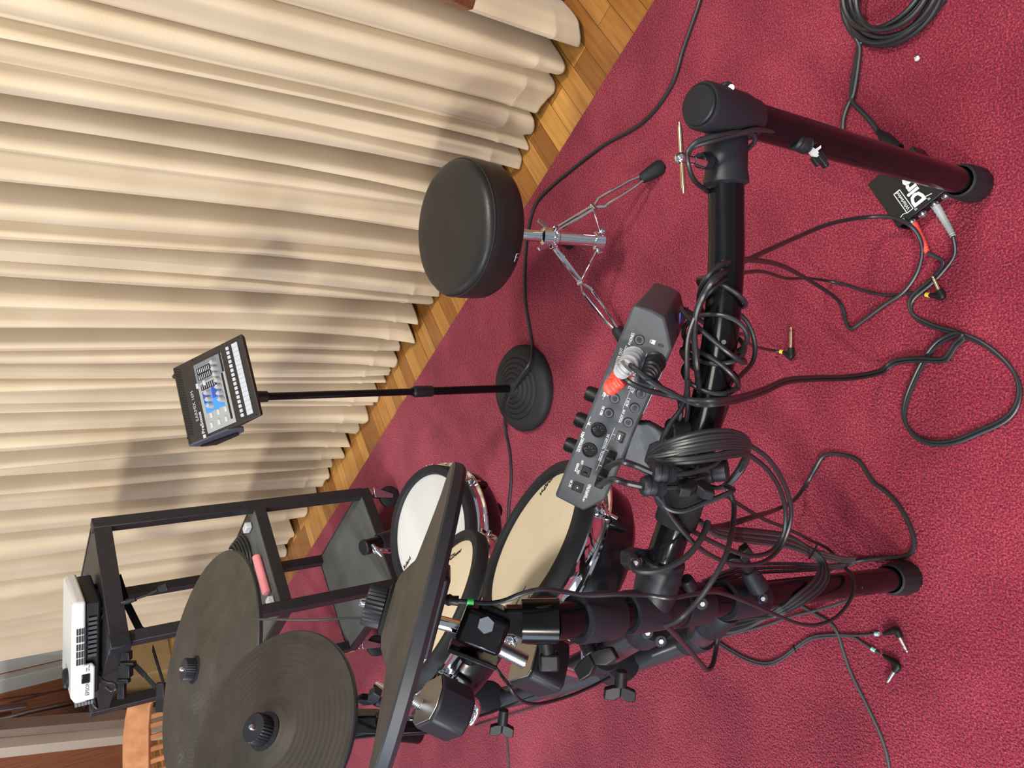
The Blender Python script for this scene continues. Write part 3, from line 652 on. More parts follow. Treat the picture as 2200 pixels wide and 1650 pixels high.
    obj('post_clamp', MB().lathe(bt + bx * .045, bx, [(.0195, 0), (.0245, 0), (.0245, .06), (.0195, .06)], 32), M['plastic'], t)
    mb = MB().cyl(at(838, 1184, 1.83), at(808, 1182, 1.80), .006, n=12).sphere(at(808, 1182, 1.80), .009)
    mb.tube([at(800, 1170, 1.80), at(808, 1182, 1.795), at(820, 1194, 1.80)], [.004, .006, .004], 10)
    obj('wing_bolt', mb, M['chrome'], t)
    # ears and wing bolts
    def ear(px, py, d, r=.0085, parent=t):
        c = at(px, py, d); k = obj('clamp_ear', MB().cyl(c + Fw * .012, c - Fw * .006, r, r * .92, 20), M['plastic'], parent, .0015)
        obj('clamp_bolt', MB().cyl(c - Fw * .0055, c - Fw * .008, .0030, n=6), M['fork'], k)
    ear(1389, 1356, .90); ear(1418, 1374, .93); ear(1506, 1294, .90); ear(1635, 1283, .985); ear(1283, 1366, .84, .007); ear(1363, 1206, .845, .007)
    obj('post_knob', MB().cyl(at(1484, 1262, .90), at(1474, 1243, .89), .009, .0075, 14), M['black'], t, .002)
    wing_bolt(t, at(1608, 1222, .955), at(1590, 1200, .94) - at(1612, 1228, .955), at(1575, 1205, .94) - at(1605, 1195, .94), L=.034, W=.017)
    obj('bolt_housing', MB().cyl(at(1630, 1262, .97), at(1606, 1224, .955), .014, .010, 20), M['plastic'], t, .002)
    wing_bolt(t, at(1336, 1440, 1.03), at(1333, 1475, 1.02) - at(1336, 1440, 1.02), at(1362, 1482, 1.0) - at(1300, 1464, 1.0), L=.040, W=.021)
    wing_bolt(t, at(1252, 1368, .85), at(1268, 1402, .83) - at(1250, 1366, .84), at(1298, 1385, .83) - at(1225, 1430, .84), L=.038, W=.025)
    wing_bolt(t, at(1083, 1524, 1.22), at(1080, 1556, 1.21) - at(1084, 1520, 1.21), at(1104, 1556, 1.2) - at(1055, 1552, 1.2), L=.044, W=.019)
    # hinge blocks on the post top
    a = PTOP
    hp = at(1175, 1335, .80)
    kk = MB().cyl(pole(.79), at(1120, 1335, .795), .0235, .0225, 36); obj('hinge_barrel', kk, M['tube'], t)
    kk = MB().cyl(at(1163, 1292, .80), at(1170, 1372, .80), .019, n=32); obj('hinge_drum', kk, M['tube'], t)
    kk = MB().box(at(1125, 1332, .79), (CX, CY, Fw), (.020, .014, .010)); obj('hinge_fork', kk, M['tube'], t, .003)
    obj('knob_stem', MB().cyl(at(1171, 1370, .80), at(1176, 1402, .80), .008, n=18), M['black'], t)
    obj('tilt_knob', MB().box(at(1180, 1420, .80), (CX, CY, Fw), (.0105, .0095, .008)), M['black'], t, .003)
    obj('memory_lock', MB().box(at(1085, 1330, .79), (CX * .92 - CY * .4, CX * .4 + CY * .92, Fw), (.030, .010, .010)), M['tube'], t, .002)
    q = at(1038, 1350, .785); rx = (CX * .93 + CY * -.36); ry = (CY * .93 + CX * .36)
    bl = obj('tilter_block', MB().box(q, (rx, ry, Fw), (.024, .019, .014)), M['tube'], t, .005)
    obj('clamp_plate', MB().box(q - ry * .028 - Fw * .0, (rx, ry, Fw), (.026, .0025, .016)), M['tube'], t, .001)
    obj('hex_bolt', MB().cyl(at(1045, 1344, .772), at(1044, 1343, .764), .0085, n=6), M['chrome'], bl)
    obj('cymbal_rod', MB().cyl(fc - fn * .03, fc - fn * .02 - fn * .062, .0072, n=18), M['chrome'], t)
    rd = MB(); a, b = at(1050, 1380, .83), at(1130, 1421, .83); rd.cyl(a, b, .0078, n=18)
    tn = (b - a).length; ux = (b - a).normalized()
    for i in range(26): rd.lathe(a + ux * tn * (i + .2) / 26, ux, [(.0078, 0), (.0086, .0007), (.0078, .0014)], 14)
    obj('threaded_rod', rd, M['steel'], t)
    obj('cymbal_post', MB().cyl(at(1018, 1385, .80), at(1010, 1412, .81), .012, .011, 20), M['tube'], t)
    # L rods (chrome) under the pad mounts
    for pts in ([(1225, 1368, 1.0), (1245, 1375, 1.01), (1256, 1395, 1.02), (1256, 1425, 1.03), (1250, 1441, 1.03), (1235, 1446, 1.02), (1190, 1430, 1.0)], [(998, 1500, 1.18), (1018, 1505, 1.19), (1026, 1520, 1.2), (1018, 1545, 1.2), (1004, 1554, 1.2), (975, 1545, 1.18)]):
        obj('pad_rod', MB().tube(spline([at(*p) for p in pts], 6), .0056, 14), M['chrome'], t)
    # saddle clamps below the pads
    for (x, y, d) in ((1325, 1430, 1.22), (1045, 1500, 1.42)):
        c = at(x, y, d); obj('saddle_clamp', MB().lathe(c - du * .028, du, [(.019, 0), (.027, .002), (.029, .02), (.027, .054), (.019, .056)], 32), M['plastic'], t)
        obj('saddle_arm', MB().prism([at(x - 55, y + 12, d - .03), at(x - 20, y + 30, d - .02), at(x + 12, y + 22, d), at(x - 10, y - 14, d), at(x - 40, y - 6, d - .02)], Fw * .02), M['plastic'], t, .004)
    # far cymbal stand pieces glimpsed between the cymbals
    obj('boom_arm', MB().tube([at(830, 1560, 1.17), at(800, 1558, 1.16), at(770, 1566, 1.155), at(745, 1575, 1.15)], .0135, 18), M['tube'], t)
    obj('boom_hinge', MB().box(at(782, 1550, 1.15), (CX, CY, Fw), (.022, .014, .015)), M['tube'], t, .003)
    obj('boom_tube', MB().cyl(at(900, 1570, 1.2), at(830, 1562, 1.17), .019, n=28), M['tube'], t)
    wing_bolt(t, at(820, 1510, 1.14), at(790, 1495, 1.13) - at(820, 1510, 1.14), at(780, 1490, 1.13) - at(820, 1496, 1.13), m='grey' if 0 else 'plastic', L=.02, W=.022)
    obj('boom_tip', MB().cyl(at(808, 1472, 1.15), at(826, 1484, 1.14), .006, n=14), M['chrome'], t)
    obj('velcro_wrap', MB().tube(spline([arm[i] for i in (43, 46, 49, 52)], 4), [.0225, .0235, .0235, .0238, .0238, .0235, .0235, .0235, .0238, .0238, .0235, .0235, .0225], 36), M['velcro'], t)
    return t, arm
rackt, ARM = rack()

# pad mount boxes belong to their drums
def mount_box(parent, plate, d, n, h=.05, rod=None):
    n = V(n).normalized(); c = at(*plate[0], d)
    P = [plane(x, y, c, n) for x, y in plate]
    obj('mount_box', MB().prism([p - n * .0015 for p in P], -n * h), M['plastic'], parent, .004)
    cc_ = sum(P, V((0, 0, 0))) / len(P)
    obj('mount_plate', MB().prism([cc_ + (p - cc_) * .93 + n * .0004 for p in P], -n * .002), M['gun'], parent, .0012)
    return cc_
mount_box(d3, [(1118, 1352), (1158, 1350), (1156, 1385), (1142, 1442), (1132, 1456), (1092, 1468), (1088, 1461), (1108, 1388)], .985, (.513, .299, .805), .046)
obj('plate_screw', MB().cyl(at(1142, 1400, .965), at(1141, 1399, .960), .004, n=6), M['steel'], d3)
mount_box(d2, [(903, 1482), (918, 1462), (950, 1445), (952, 1475), (938, 1520), (922, 1548), (890, 1562), (884, 1556)], 1.14, (.534, .289, .794), .054)
obj('plate_screw', MB().cyl(at(925, 1505, 1.12), at(924, 1504, 1.113), .0045, n=6), M['steel'], d2)
rd = MB(); a, b = at(868, 1490, 1.11), at(914, 1520, 1.11); rd.cyl(a, b, .0075, n=16)
ux = (b - a).normalized()
for i in range(14): rd.lathe(a + ux * (b - a).length * (i + .2) / 14, ux, [(.0075, 0), (.0083, .0009), (.0075, .0018)], 14)
obj('threaded_rod', rd, M['steel'], d2)

# ---------------------------------------------------------------- sound module
def module():
    cu = V((.883, -.469, 0)); be = math.radians(53)
    w_ = (math.cos(be) * V((-.469, -.883, 0)) + math.sin(be) * V((0, 0, 1))).normalized(); h_ = w_.cross(cu).normalized()
    if h_.z < 0: h_ = -h_
    m0 = at(1318, 872, .825)
    t = thing('sound_module', 'dark grey drum sound module with sockets and white lettering clamped to the rack', 'sound module', m0 - w_ * .08)
    Q = lambda x, y, o=0: plane(x, y, m0 + w_ * o, w_)
    poly = [(1191, 1067), (1215, 1006), (1250, 922), (1300, 800), (1340, 704), (1360, 655), (1400, 666), (1428, 682), (1436, 715), (1443, 751), (1380, 890), (1330, 1003), (1299, 1076), (1253, 1099)]
    bk = [Q(*p) for p in poly]
    ctr = sum(bk, V((0, 0, 0))) / len(bk)
    fr = [ctr + (p - ctr) * .97 - w_ * .155 for p in bk]
    n = len(bk); mb = MB(); mb.add(bk + fr, [tuple(range(n)), tuple(reversed(range(n, 2 * n)))] + [(i, i + n, (i + 1) % n + n, (i + 1) % n) for i in range(n)])
    me_o = obj('case', mb, M['module'], t, .003)
    X, Y = cu, h_
    if X.cross(Y).dot(w_) < 0: Y = -Y
    ring = lambda x, y, r, name='jack_socket', m='black', ins=True: None
    for (x, y) in ((1374, 730), (1334, 825), (1321, 856), (1308, 887), (1377, 845), (1364, 876), (1350, 907), (1390, 810)):
        p = Q(x, y); s = obj('jack_socket', MB().lathe(p, w_, [(.0034, -.004), (.0034, .0004), (.0038, .0010), (.0048, .0010), (.0051, .0004), (.0058, .0003), (.0058, 0)], 32), M['black'], t)
        obj('socket_hole', MB().lathe(p, w_, [(.0030, -.001), (.0030, .0009), (0, .0009)], 24), M['ink'], s)
        obj('socket_ring', MB().lathe(p, w_, [(.0036, .0009), (.0040, .0016), (.0044, .0016), (.0047, .0009)], 24), M['dgrey'], s)
    for (x, y) in ((1286, 924), (1267, 967)):
        p = Q(x, y); s = obj('round_socket', MB().lathe(p, w_, [(.0070, -.002), (.0070, .0012), (.0075, .0020), (.0084, .0020), (.0089, .0)], 36), M['black'], t)
        obj('socket_face', MB().lathe(p, w_, [(.0070, .0006), (0, .0006)], 30), M['rubber'], s)
        pn = MB()
        for k in range(5):
            a = math.radians(0 + 45 * k - 90 + 25); pn.box(p + (X * math.cos(a) + Y * math.sin(a)) * .0042 + w_ * .0008, (X * math.cos(a) + Y * math.sin(a), -X * math.sin(a) + Y * math.cos(a), w_), (.0014, .0006, .0004))
        pn.box(p + Y * .0058 + w_ * .0008, (X, Y, w_), (.0014, .0009, .0004)); obj('pin_holes', pn, M['ink'], s)
    for (x, y) in ((1333, 939), (1314, 982), (1297, 1020)):
        p = Q(x, y); s = obj('usb_socket', MB().box(p, (X, Y, w_), (.0064, .0046, .0010)), M['ink'], t, .001)
        if (x, y) == (1333, 939):
            rim = MB()
            for q_, hs in ((Y * .0032, (.0052, .0005, .0008)), (-Y * .0032, (.0052, .0005, .0008)), (X * .0050, (.0005, .0034, .0008)), (-X * .0050, (.0005, .0034, .0008))): rim.box(p + q_ + w_ * .0012, (X, Y, w_), hs)
            obj('metal_rim', rim, M['chrome'], s); obj('contact_tongue', MB().box(p + w_ * .0014 + Y * .001, (X, Y, w_), (.003, .0009, .0004)), M['silver'], s)
    p = Q(1259, 1013); s = obj('power_switch', MB().box(p, (X, Y, w_), (.0062, .0054, .0012)), M['black'], t, .001); obj('switch_slider', MB().box(p + w_ * .0022 - X * .0025, (X, Y, w_), (.0020, .0022, .0010)), M['rubber'], s, .0005)
    p = Q(1241, 1046); s = obj('power_inlet', MB().box(p, (X, Y, w_), (.0062, .0062, .0010)), M['rubber'], t, .001); obj('inlet_hole', MB().lathe(p, w_, [(.0034, .0), (.0034, .0018), (0, .0018)], 24), M['ink'], s); obj('inlet_pin', MB().lathe(p, w_, [(.0009, .0), (.0008, .0028), (0, .003)], 12), M['steel'], s)
    obj('lock_slot', MB().box(Q(1420, 742), (X, Y, w_), (.0014, .0028, .0006)), M['ink'], t, .0006)
    lt = MB()
    def T_(s_, x, y, size=.0062, al='LEFT', xd=X, yd=Y, b_=.00002): lt.text(s_, Q(x, y, .0003), xd, yd, size * .72, ext=.0002, align=al, bold=b_, xs=.80)
    T_('PHONES', 1352, 741); T_('MASTER OUT', 1323, 788); T_('R', 1330, 790, .0055); T_('L/MONO', 1339, 768, .0055)
    T_('DIRECT OUT', 1297, 852); T_('1', 1317, 820); T_('2', 1303, 851); T_('MIX IN', 1291, 892)
    T_('CRASH 2', 1383, 788); T_('TRIGGER IN', 1352, 836); T_('1', 1376, 803, .0055); T_('AUX 2', 1358, 844); T_('AUX 3', 1346, 873); T_('FOOT SW', 1332, 908)
    T_('IN', 1265, 913); T_('MIDI', 1250, 940); T_('OUT/THRU', 1243, 971); T_('DIGITAL TRIGGER IN', 1288, 990); T_('1', 1319, 935, .0055); T_('2', 1304, 969, .0055); T_('3', 1290, 1002, .0055)
    T_('POWER', 1237, 1013, .0055); T_('ON', 1241, 1018, .0052); T_('OFF', 1250, 998, .0052); T_('DC IN', 1224, 1046, .0055); T_('USE ROLAND PSB-1U', 1253, 1077, .0042); T_('ADAPTOR ONLY', 1259, 1070, .0042)
    obj('lettering', lt, M['white_ink'], t)
    rl = MB()
    def line(x0, y0, x1, y1): rl.bar(Q(x0, y0, .0004), Q(x1, y1, .0004), .0004, .0003, w_)
    line(1346, 741, 1321, 798); line(1319, 803, 1295, 858); line(1390, 759, 1376, 795); line(1363, 817, 1338, 878); line(1269, 895, 1258, 920); line(1253, 934, 1238, 970); line(1321, 919, 1281, 1011); line(1376, 795, 1369, 812)
    obj('marking_lines', rl, M['white_ink'], t)
    lk = MB().box(Q(1404, 735), (X, Y, w_), (.0022, .0018, .0003)); lk.tube([Q(1404, 735) + Y * .0015 + X * .0013, Q(1404, 735) + Y * .0036 + X * .0011, Q(1404, 735) + Y * .0036 - X * .0011, Q(1404, 735) + Y * .0015 - X * .0013], .0004, 6); obj('lock_symbol', lk, M['white_ink'], t)
    # knobs on the playing side
    for (x, y, s_) in ((1262, 878, 1), (1238, 936, 1), (1215, 992, 1), (1252, 912, .6), (1228, 966, .6)):
        p = Q(x, y) - w_ * (.045 if s_ == 1 else .09) ; N = 12; vs = []
        kb = MB().lathe(p, h_, [(.009 * s_, -.004), (.009 * s_, .009), (.0075 * s_, .0125), (0, .013)], 12, hint=w_); obj('knob', kb, M['black'], t)
    obj('side_label', MB().prism([Q(1430, 780) - w_ * .004, Q(1432, 774) - w_ * .03, Q(1372, 912) - w_ * .035, Q(1378, 895) - w_ * .008], h_ * -.0008), M['silver'], t, label='pale rating label')
    obj('side_slot', MB().prism([Q(1445, 700) - w_ * .06, Q(1452, 708) - w_ * .11, Q(1449, 735) - w_ * .11, Q(1444, 725) - w_ * .06], -h_ * .001 + X * .002), M['navy'], t)
    # mounting plate
    pl = MB().prism([plane(x, y, m0 - w_ * .035, w_) for x, y in ((1362, 908), (1392, 908), (1440, 934), (1428, 1010), (1408, 1032), (1352, 1004), (1336, 990))], -w_ * .012)
    pt = obj('mount_plate', pl, M['gun2'] if 'gun2' in M else M['steel'], t, .003)
    obj('plate_recess', MB().prism([plane(x, y, m0 - w_ * .0345, w_) for x, y in ((1395, 956), (1412, 948), (1440, 950), (1432, 1000), (1394, 1004), (1384, 990))], -w_ * .002 + w_ * .0025), M['rubber'], pt, .001)
    return t, Q, w_, X, Y
M['gun2'] = mat('worn_steel_plate', (.09, .095, .105), .5, .6, noise=(90, .2), bump=(300, .3, .0005))
modt, MQ, mw, mX, mY = module()
# knob and arm joining the module plate to the rack (part of the rack)
obj('module_bracket', MB().cyl(at(1436, 925, .84), at(1475, 925, .845), .013, .015, 20).cyl(at(1430, 960, .84), at(1485, 985, .85), .010, .012, 18), M['black'], rackt, .002)
wing_bolt(rackt, at(1478, 1015, .79), at(1490, 1040, .78) - at(1478, 1012, .80), at(1505, 1040, .78) - at(1470, 1020, .79), L=.034, W=.018)
obj('bracket_knob', MB().lathe(at(1505, 1012, .80), at(1560, 1008, .79) - at(1505, 1012, .80), [(.008, 0), (.0125, .004), (.0135, .012), (.0118, .013), (.0125, .015), (.0125, .026), (.010, .028), (0, .028)], 24), M['black'], rackt)

# ---------------------------------------------------------------- plugs and the cables around the rack
def elbow(parent, body, tip, cab, m='black', metal='gold', rb=.0062, rt=.0032, name='plug'):
    body, tip, cab = V(body), V(tip), V(cab); d = (tip - body); L_ = d.length; ux = d.normalized()
    s = MB().tube(spline([cab, cab.lerp(body, .6), body, body + ux * L_ * .32], 5), [rb * .55] * 4 + [rb * .8] * 4 + [rb] * 12, 16, ) if False else MB()
    pp = spline([cab, cab.lerp(body, .55), body, body + ux * L_ * .30], 5); rr = [rb * (.5 + .5 * min(1, i / (len(pp) * .55))) for i in range(len(pp))]
    s.tube(pp, rr, 16); b = obj(name, s, M[m], parent)
    pt = MB().lathe(body + ux * L_ * .28, ux, [(rt, 0), (rt, L_ * .40), (rt * .8, L_ * .405), (rt * .8, L_ * .42), (rt, L_ * .425), (rt, L_ * .55), (rt * .7, L_ * .56), (rt * .62, L_ * .60), (rt * .9, L_ * .64), (rt * .75, L_ * .69), (0, L_ * .72)], 16)
    obj('plug_shaft', pt, M[metal], b); return b
# A: thick cable looping over the DI box and back to the arm
Ac = [on(1512, 900, .60), on(1498, 800, .66), on(1492, 700, .665), on(1508, 640, .665), on(1545, 590, .655), on(1610, 556, .52), on(1700, 515, .33), on(1780, 482, .18), on(1850, 468, .085), on(1910, 466, .06), on(1952, 482, .056), on(1974, 508, .04), on(1981, 545, .02), on(1968, 590, .006), on(1940, 628, .005), on(1900, 655, .005), on(1850, 692, .005), on(1828, 706, .005), on(1817, 690, .006), on(1811, 665, .012), on(1795, 640, .04), on(1740, 603, .16), on(1680, 571, .33), on(1620, 559, .50), on(1570, 560, .62), on(1535, 580, .655), on(1508, 618, .655), on(1504, 660, .60), on(1530, 690, .57), on(1570, 690, .56)]
tA = thing('trigger_cable', 'black cable looping from the rack over the direct box and back', 'cable', on(1828, 706, 0)); cable(Ac, .0034, parent=tA)
# B: thin cable with yellow band and jack on the floor
def jackcable(label, pts, r, body, tip, cab, band, bm='yellow', metal='gold', group=None, m='cable', rb=.0062, rt=.0032):
    t = thing('jack_cable', label, 'cable', on(body[0], body[1], 0), group)
    cable(pts, r, m, parent=t); elbow(t, on(*body), on(*tip), on(*cab), metal=metal, rb=rb, rt=rt)
    a, b = on(*cab), V(pts[-2]); u = (b - a).normalized(); obj('marker_band', MB().cyl(a - u * .001, a + u * .006, r * 1.5, n=12), M[bm], t, label=bm + ' marker band'); return t
jackcable('thin cable whose gold jack points at the direct box, yellow band', [on(1500, 660, .64), on(1530, 620, .66), on(1575, 592, .60), on(1620, 583, .45), on(1650, 586, .33), (on(1690, 598, .2)), on(1735, 598, .08), on(1775, 603, .02)] + gnd(.003, (1810, 610), (1860, 626), (1910, 634), (1960, 629), (1985, 632), (1990, 632)), .0026, (2024, 637, .010), (2003, 592, .010), (1996, 634, .007), None)
jackcable('thin cable whose gold jack lies alone between the rack and the cables, yellow band', [on(1555, 735, .64), on(1585, 718, .52), on(1602, 722, .40), on(1612, 740, .26), on(1632, 747, .12), on(1655, 752, .03), on(1675, 755, .007), on(1680, 755, .006)], .0026, (1699, 766, .010), (1700, 702, .010), (1682, 756, .007), None)
# C: cable rings around the arm
def armloop(i, tilt, r=.0325, lean=0, off=0, ph=0):
    c = ARM[i]; d = (ARM[i + 1] - ARM[i - 1]).normalized(); a, b, e_ = frame(d); d2 = (a + b * tilt + e_ * lean).normalized(); _, b, e_ = frame(d2)
    return [c + (b * math.cos(x) + e_ * math.sin(x)) * r + e_ * off * (1 + math.sin(x)) for x in [2 * math.pi * k / 18 + ph for k in range(18)]]
tC = thing('trigger_cable', 'black cable wound in loose turns around the middle of the rack arm', 'cable', ARM[30])
for i, (ix, ti, r_, le, of) in enumerate(((20, .5, .026, .3, .004), (25, .9, .030, -.3, .008), (27, -.7, .028, .3, .006), (30, .7, .031, .2, .008), (26, .3, .036, .6, .012), (31, -.5, .027, .4, .005))):
    obj('cable_turn', MB().tube(spline(armloop(ix, ti, r_, le, of), 3, True), .0027, 9, closed=True), M['cable'], tC)
cable([at(1560, 660, .86), at(1600, 685, .87), at(1620, 730, .88), at(1618, 775, .88), at(1590, 808, .86), at(1568, 825, .85), at(1562, 870, .86), at(1540, 930, .86), at(1520, 985, .86)], .0028, parent=tC, part='cable_turn')
cable([at(1480, 815, .80), at(1468, 870, .81), at(1440, 910, .82), at(1422, 950, .83), at(1440, 975, .84)], .0027, parent=tC, part='cable_turn')
cable([at(1512, 640, .80), at(1480, 720, .80), at(1476, 800, .80), at(1478, 880, .82), at(1470, 920, .85)], .0027, parent=tC, part='cable_turn')
# D: twin lead: red and grey plugs from the module down to the direct box
tD = thing('twin_audio_cable', 'black twin cable with red and grey plugs from module to direct box', 'cable', on(1960, 770, 0))
fl = [(1920, 775, .006), (1890, 795, .02), (1830, 807, .10), (1750, 810, .24), (1690, 815, .36), (1640, 836, .48), (1590, 852, .60), (1545, 860, .675), (1490, 860, .69), (1440, 850, .70)]
far = [(2026, 566, .012), (2000, 600, .004), (1962, 632, .004), (1953, 655, .004), (1965, 678, .004), (2005, 698, .004), (2055, 712, .004), (2110, 735, .004), (2160, 775, .004), (2186, 818, .004), (2184, 862, .004), (2158, 897, .004), (2100, 925, .004), (2045, 946, .004), (1998, 948, .004), (1962, 932, .004), (1942, 900, .004), (1944, 860, .004), (1962, 812, .004), (1985, 768, .004), (2012, 734, .004), (2048, 716, .006), (2068, 720, .010), (2050, 738, .010), (2038, 757, .010), (2022, 770, .010), (1965, 769, .010)]
red = [on(1992, 543, .025), on(2010, 552, .018)] + [on(x, y, z) for x, y, z in far] + [on(x, y, z) for x, y, z in fl] + [at(1390, 838, .775), at(1360, 826, .77), at(1344, 815, .775)]
gry = [on(2048, 508, .025), on(2052, 540, .012), on(2040, 566, .006)] + [on(x + 4, y + 7, z) for x, y, z in far[1:]] + [on(x + 2, y + 7, z - .004) for x, y, z in fl[:-1]] + [at(1430, 838, .77), at(1395, 818, .765), at(1368, 795, .765), at(1352, 785, .77)]
cable(red, .0030, parent=tD); cable(gry, .0030, parent=tD)
def boot(px, pts, m, parent, r=(.0085, .0048)):
    P = spline(pts, 12); n = len(P); s = MB(); rr = []
    for i in range(n):
        k = i / (n - 1); rr.append(r[0] + (r[1] - r[0]) * k + (.0010 if i % 4 < 2 else -.0006))
    return obj('plug_boot', s.tube(P, rr, 20), M[m], parent, label={'red': 'red ribbed plug boot', 'grey': 'grey ribbed plug boot', 'white': 'grey ribbed plug boot'}.get(m))
boot(0, [MQ(1337, 802) , MQ(1337, 802) + mw * .022, MQ(1326, 812) + mw * .034, at(1338, 815, .775)], 'red', tD, (.0095, .0062))
boot(0, [MQ(1362, 766), MQ(1360, 768) + mw * .022, MQ(1350, 776) + mw * .036, at(1348, 785, .768)], 'grey', tD, (.0105, .0064))
# crash plug
tE = thing('trigger_cable', 'short black cable with ribbed plug in the crash socket of the module', 'cable', MQ(1404, 781))
boot(0, [MQ(1408, 778), MQ(1406, 782) + mw * .02, MQ(1400, 790) + mw * .032, MQ(1398, 800) + mw * .036], 'black', tE, (.0105, .0060))
cable([MQ(1398, 800) + mw * .036, at(1402, 815, .775), at(1420, 832, .785), at(1445, 845, .80), at(1460, 860, .82), at(1462, 890, .83), at(1455, 930, .85), at(1480, 960, .87)], .0030, parent=tE)
boot(0, [MQ(1390, 810), MQ(1389, 812) + mw * .010], 'black', tE, (.0085, .0075))
# usb leads with ferrite beads into a coil hanging on the arm
for (sx, sy, fx, fy, lab) in ((1314, 982, 1424, 1016, 'upper usb lead with ferrite bead from the module'), (1297, 1020, 1402, 1045, 'lower usb lead with ferrite bead from the module')):
    t = thing('usb_cable', lab, 'cable', at(fx, fy, .76))
    a = MQ(sx, sy)
    obj('usb_plug', MB().box(a + mw * .010, (mX, mY, mw), (.0080, .0050, .011)), M['black'], t, .002)
    cable([a + mw * .018, a + mw * .028 + V((0, 0, -.002)), at(sx + 18, sy + 10, .755), at(sx + 50, sy + 18, .755), at(fx - 22, fy, .755), at(fx - 5, fy, .757)], .0033, parent=t)
    ax_ = at(fx + 25, fy + 2, .76) - at(fx - 25, fy - 2, .755)
    s = MB().lathe(at(fx - 25, fy - 2, .755), ax_, [(.004, 0), (.0085, .001), (.0105, .004), (.0108, .007), (.0095, .008), (.0098, .009), (.0098, .014), (.0088, .0145), (.0098, .015), (.0088, .0165), (.0098, .017), (.0088, .0185), (.0095, .019), (.0085, .024), (.004, .025)], 24)
    obj('ferrite_bead', s, M['plastic'], t)
    e1 = [at(fx + 22, fy + 2, .76), at(fx + 60, fy, .765), at(fx + 110, fy - 18, .775)] + ([at(1570, 960, .79), at(1600, 975, .80)] if sy < 1000 else [at(1510, 1055, .78), at(1512, 1068, .80), at(1500, 1075, .82)])
    cable(e1, .0026, parent=t)
tF = thing('usb_cable', 'neat hank of black usb cable coiled beside the module', 'cable', at(1500, 1000, .80))
random.seed(3)
for i in range(10):
    k = i / 9; j = random.uniform(-4, 4)
    pts = [(1392 + j + k * 8, 990 - k * 6, .80 - .01 * k), (1425 + j, 956 + k * 38, .775), (1480, 937 + k * 58 + j, .765), (1540, 927 + k * 60 + j, .77), (1585, 930 + k * 48, .785), (1609 - k * 4, 952 + k * 28 + j, .80), (1600 + j, 985 + k * 14, .815), (1575 + k * 6, 1025 + j, .83), (1545 + k * 5, 1048, .845), (1500, 1040 + j, .86), (1440, 1015 + k * 4, .85)]
    obj('cable_turn', MB().tube(spline([at(*p) for p in pts], 4, True), .0026, 7, closed=True), M['cable'], tF)
# G: big loose loops below the hank
tG = thing('usb_cable', 'pair of wide loose cable loops hanging below the coiled hank', 'cable', at(1600, 1150, .95))
for dx, dy, dz in ((0, 0, 0), (-9, 9, .005)):
    g = [(1600, 950, .80), (1650, 985, .83), (1685, 1040, .87), (1700, 1095, .91), (1693, 1140, .93), (1670, 1185, .93), (1625, 1212, .90), (1560, 1208, .87), (1500, 1175, .84), (1450, 1120, .82), (1420, 1075, .80), (1398, 1050, .79)] if dx == 0 else [(1602, 972, .81), (1645, 1005, .84), (1675, 1050, .88), (1688, 1100, .915), (1682, 1150, .93), (1655, 1185, .92), (1610, 1194, .89), (1560, 1178, .87), (1500, 1148, .85), (1450, 1115, .83), (1415, 1080, .81), (1408, 1062, .80)]
    cable([at(*p) for p in g], .0027, parent=tG)
cable([at(1420, 1065, .80), at(1432, 1090, .80), at(1465, 1098, .80), at(1510, 1082, .80), at(1560, 1062, .80), at(1575, 1052, .81), at(1560, 1045, .83)], .0030, parent=tG)
cable([at(1522, 1120, .84), at(1505, 1160, .83), at(1470, 1200, .82), at(1420, 1225, .815), at(1375, 1228, .82), at(1358, 1218, .83), at(1362, 1208, .85)], .0033, parent=tG)
cable([at(1560, 1045, .86), at(1576, 1080, .86), at(1574, 1130, .84), at(1560, 1190, .81), at(1535, 1240, .80), at(1500, 1290, .80), at(1460, 1330, .80), at(1430, 1343, .82)], .0029, parent=tG)
cable([at(1430, 1343, .82), at(1450, 1362, .84), at(1480, 1395, .92), at(1508, 1428, .98), at(1520, 1439, 1.0), at(1532, 1425, 1.02), at(1540, 1385, 1.04), at(1543, 1362, 1.04)], .0032, parent=tG)
# H: long loop lying on the carpet left of the arm
tH = thing('power_cable', 'black cable making a wide loop on the carpet beside the left leg', 'cable', on(1960, 1180, 0))
cable([at(1520, 1135, .90), at(1560, 1128, .96), at(1620, 1110, 1.02)] + [on(1665, 1096, .12), on(1705, 1075, .05)] + gnd(.004, (1732, 1040), (1752, 1005), (1768, 980), (1790, 975), (1820, 979), (1845, 990), (1862, 1015), (1878, 1038), (1905, 1058), (1930, 1085), (1950, 1120), (1963, 1155), (1962, 1180), (1945, 1195), (1900, 1199), (1850, 1204)) + [on(1805, 1215, .04), on(1765, 1232, .14), on(1735, 1258, .22), on(1700, 1290, .28), on(1660, 1318, .32), on(1600, 1345, .36)], .0038, parent=tH)
# I: tied bundle running down from the wrap to the left post
tI = thing('cable_bundle', 'tied bundle of parallel black cables sagging from the rack arm to the left leg', 'cables', on(1760, 1190, 0))
random.seed(11)
for i in range(6):
    j = (i - 2.5) * 5.0; q = random.uniform(-3, 3)
    cable([at(1500 + q, 1118, .88), at(1540, 1142 + j * .7, .93), at(1620, 1152 + j + q, 1.0), at(1690, 1162 + j, 1.07), at(1735, 1182 + j * .6, 1.10), at(1764 - j * .3, 1205 + j * .3, 1.10), at(1768 - j * .9, 1235, 1.08), at(1752 - j, 1262 - j * .4, 1.06), at(1715 - j * .6, 1290 - j * .6, 1.04), at(1670, 1316 - j * .5 + q, 1.04), at(1620, 1334 + j * .6, 1.07), at(1570, 1345 + j, 1.12), at(1520, 1352 + j * .5, 1.14)], .0027, 'cable2' if i % 2 else 'cable', parent=tI, part='strand')
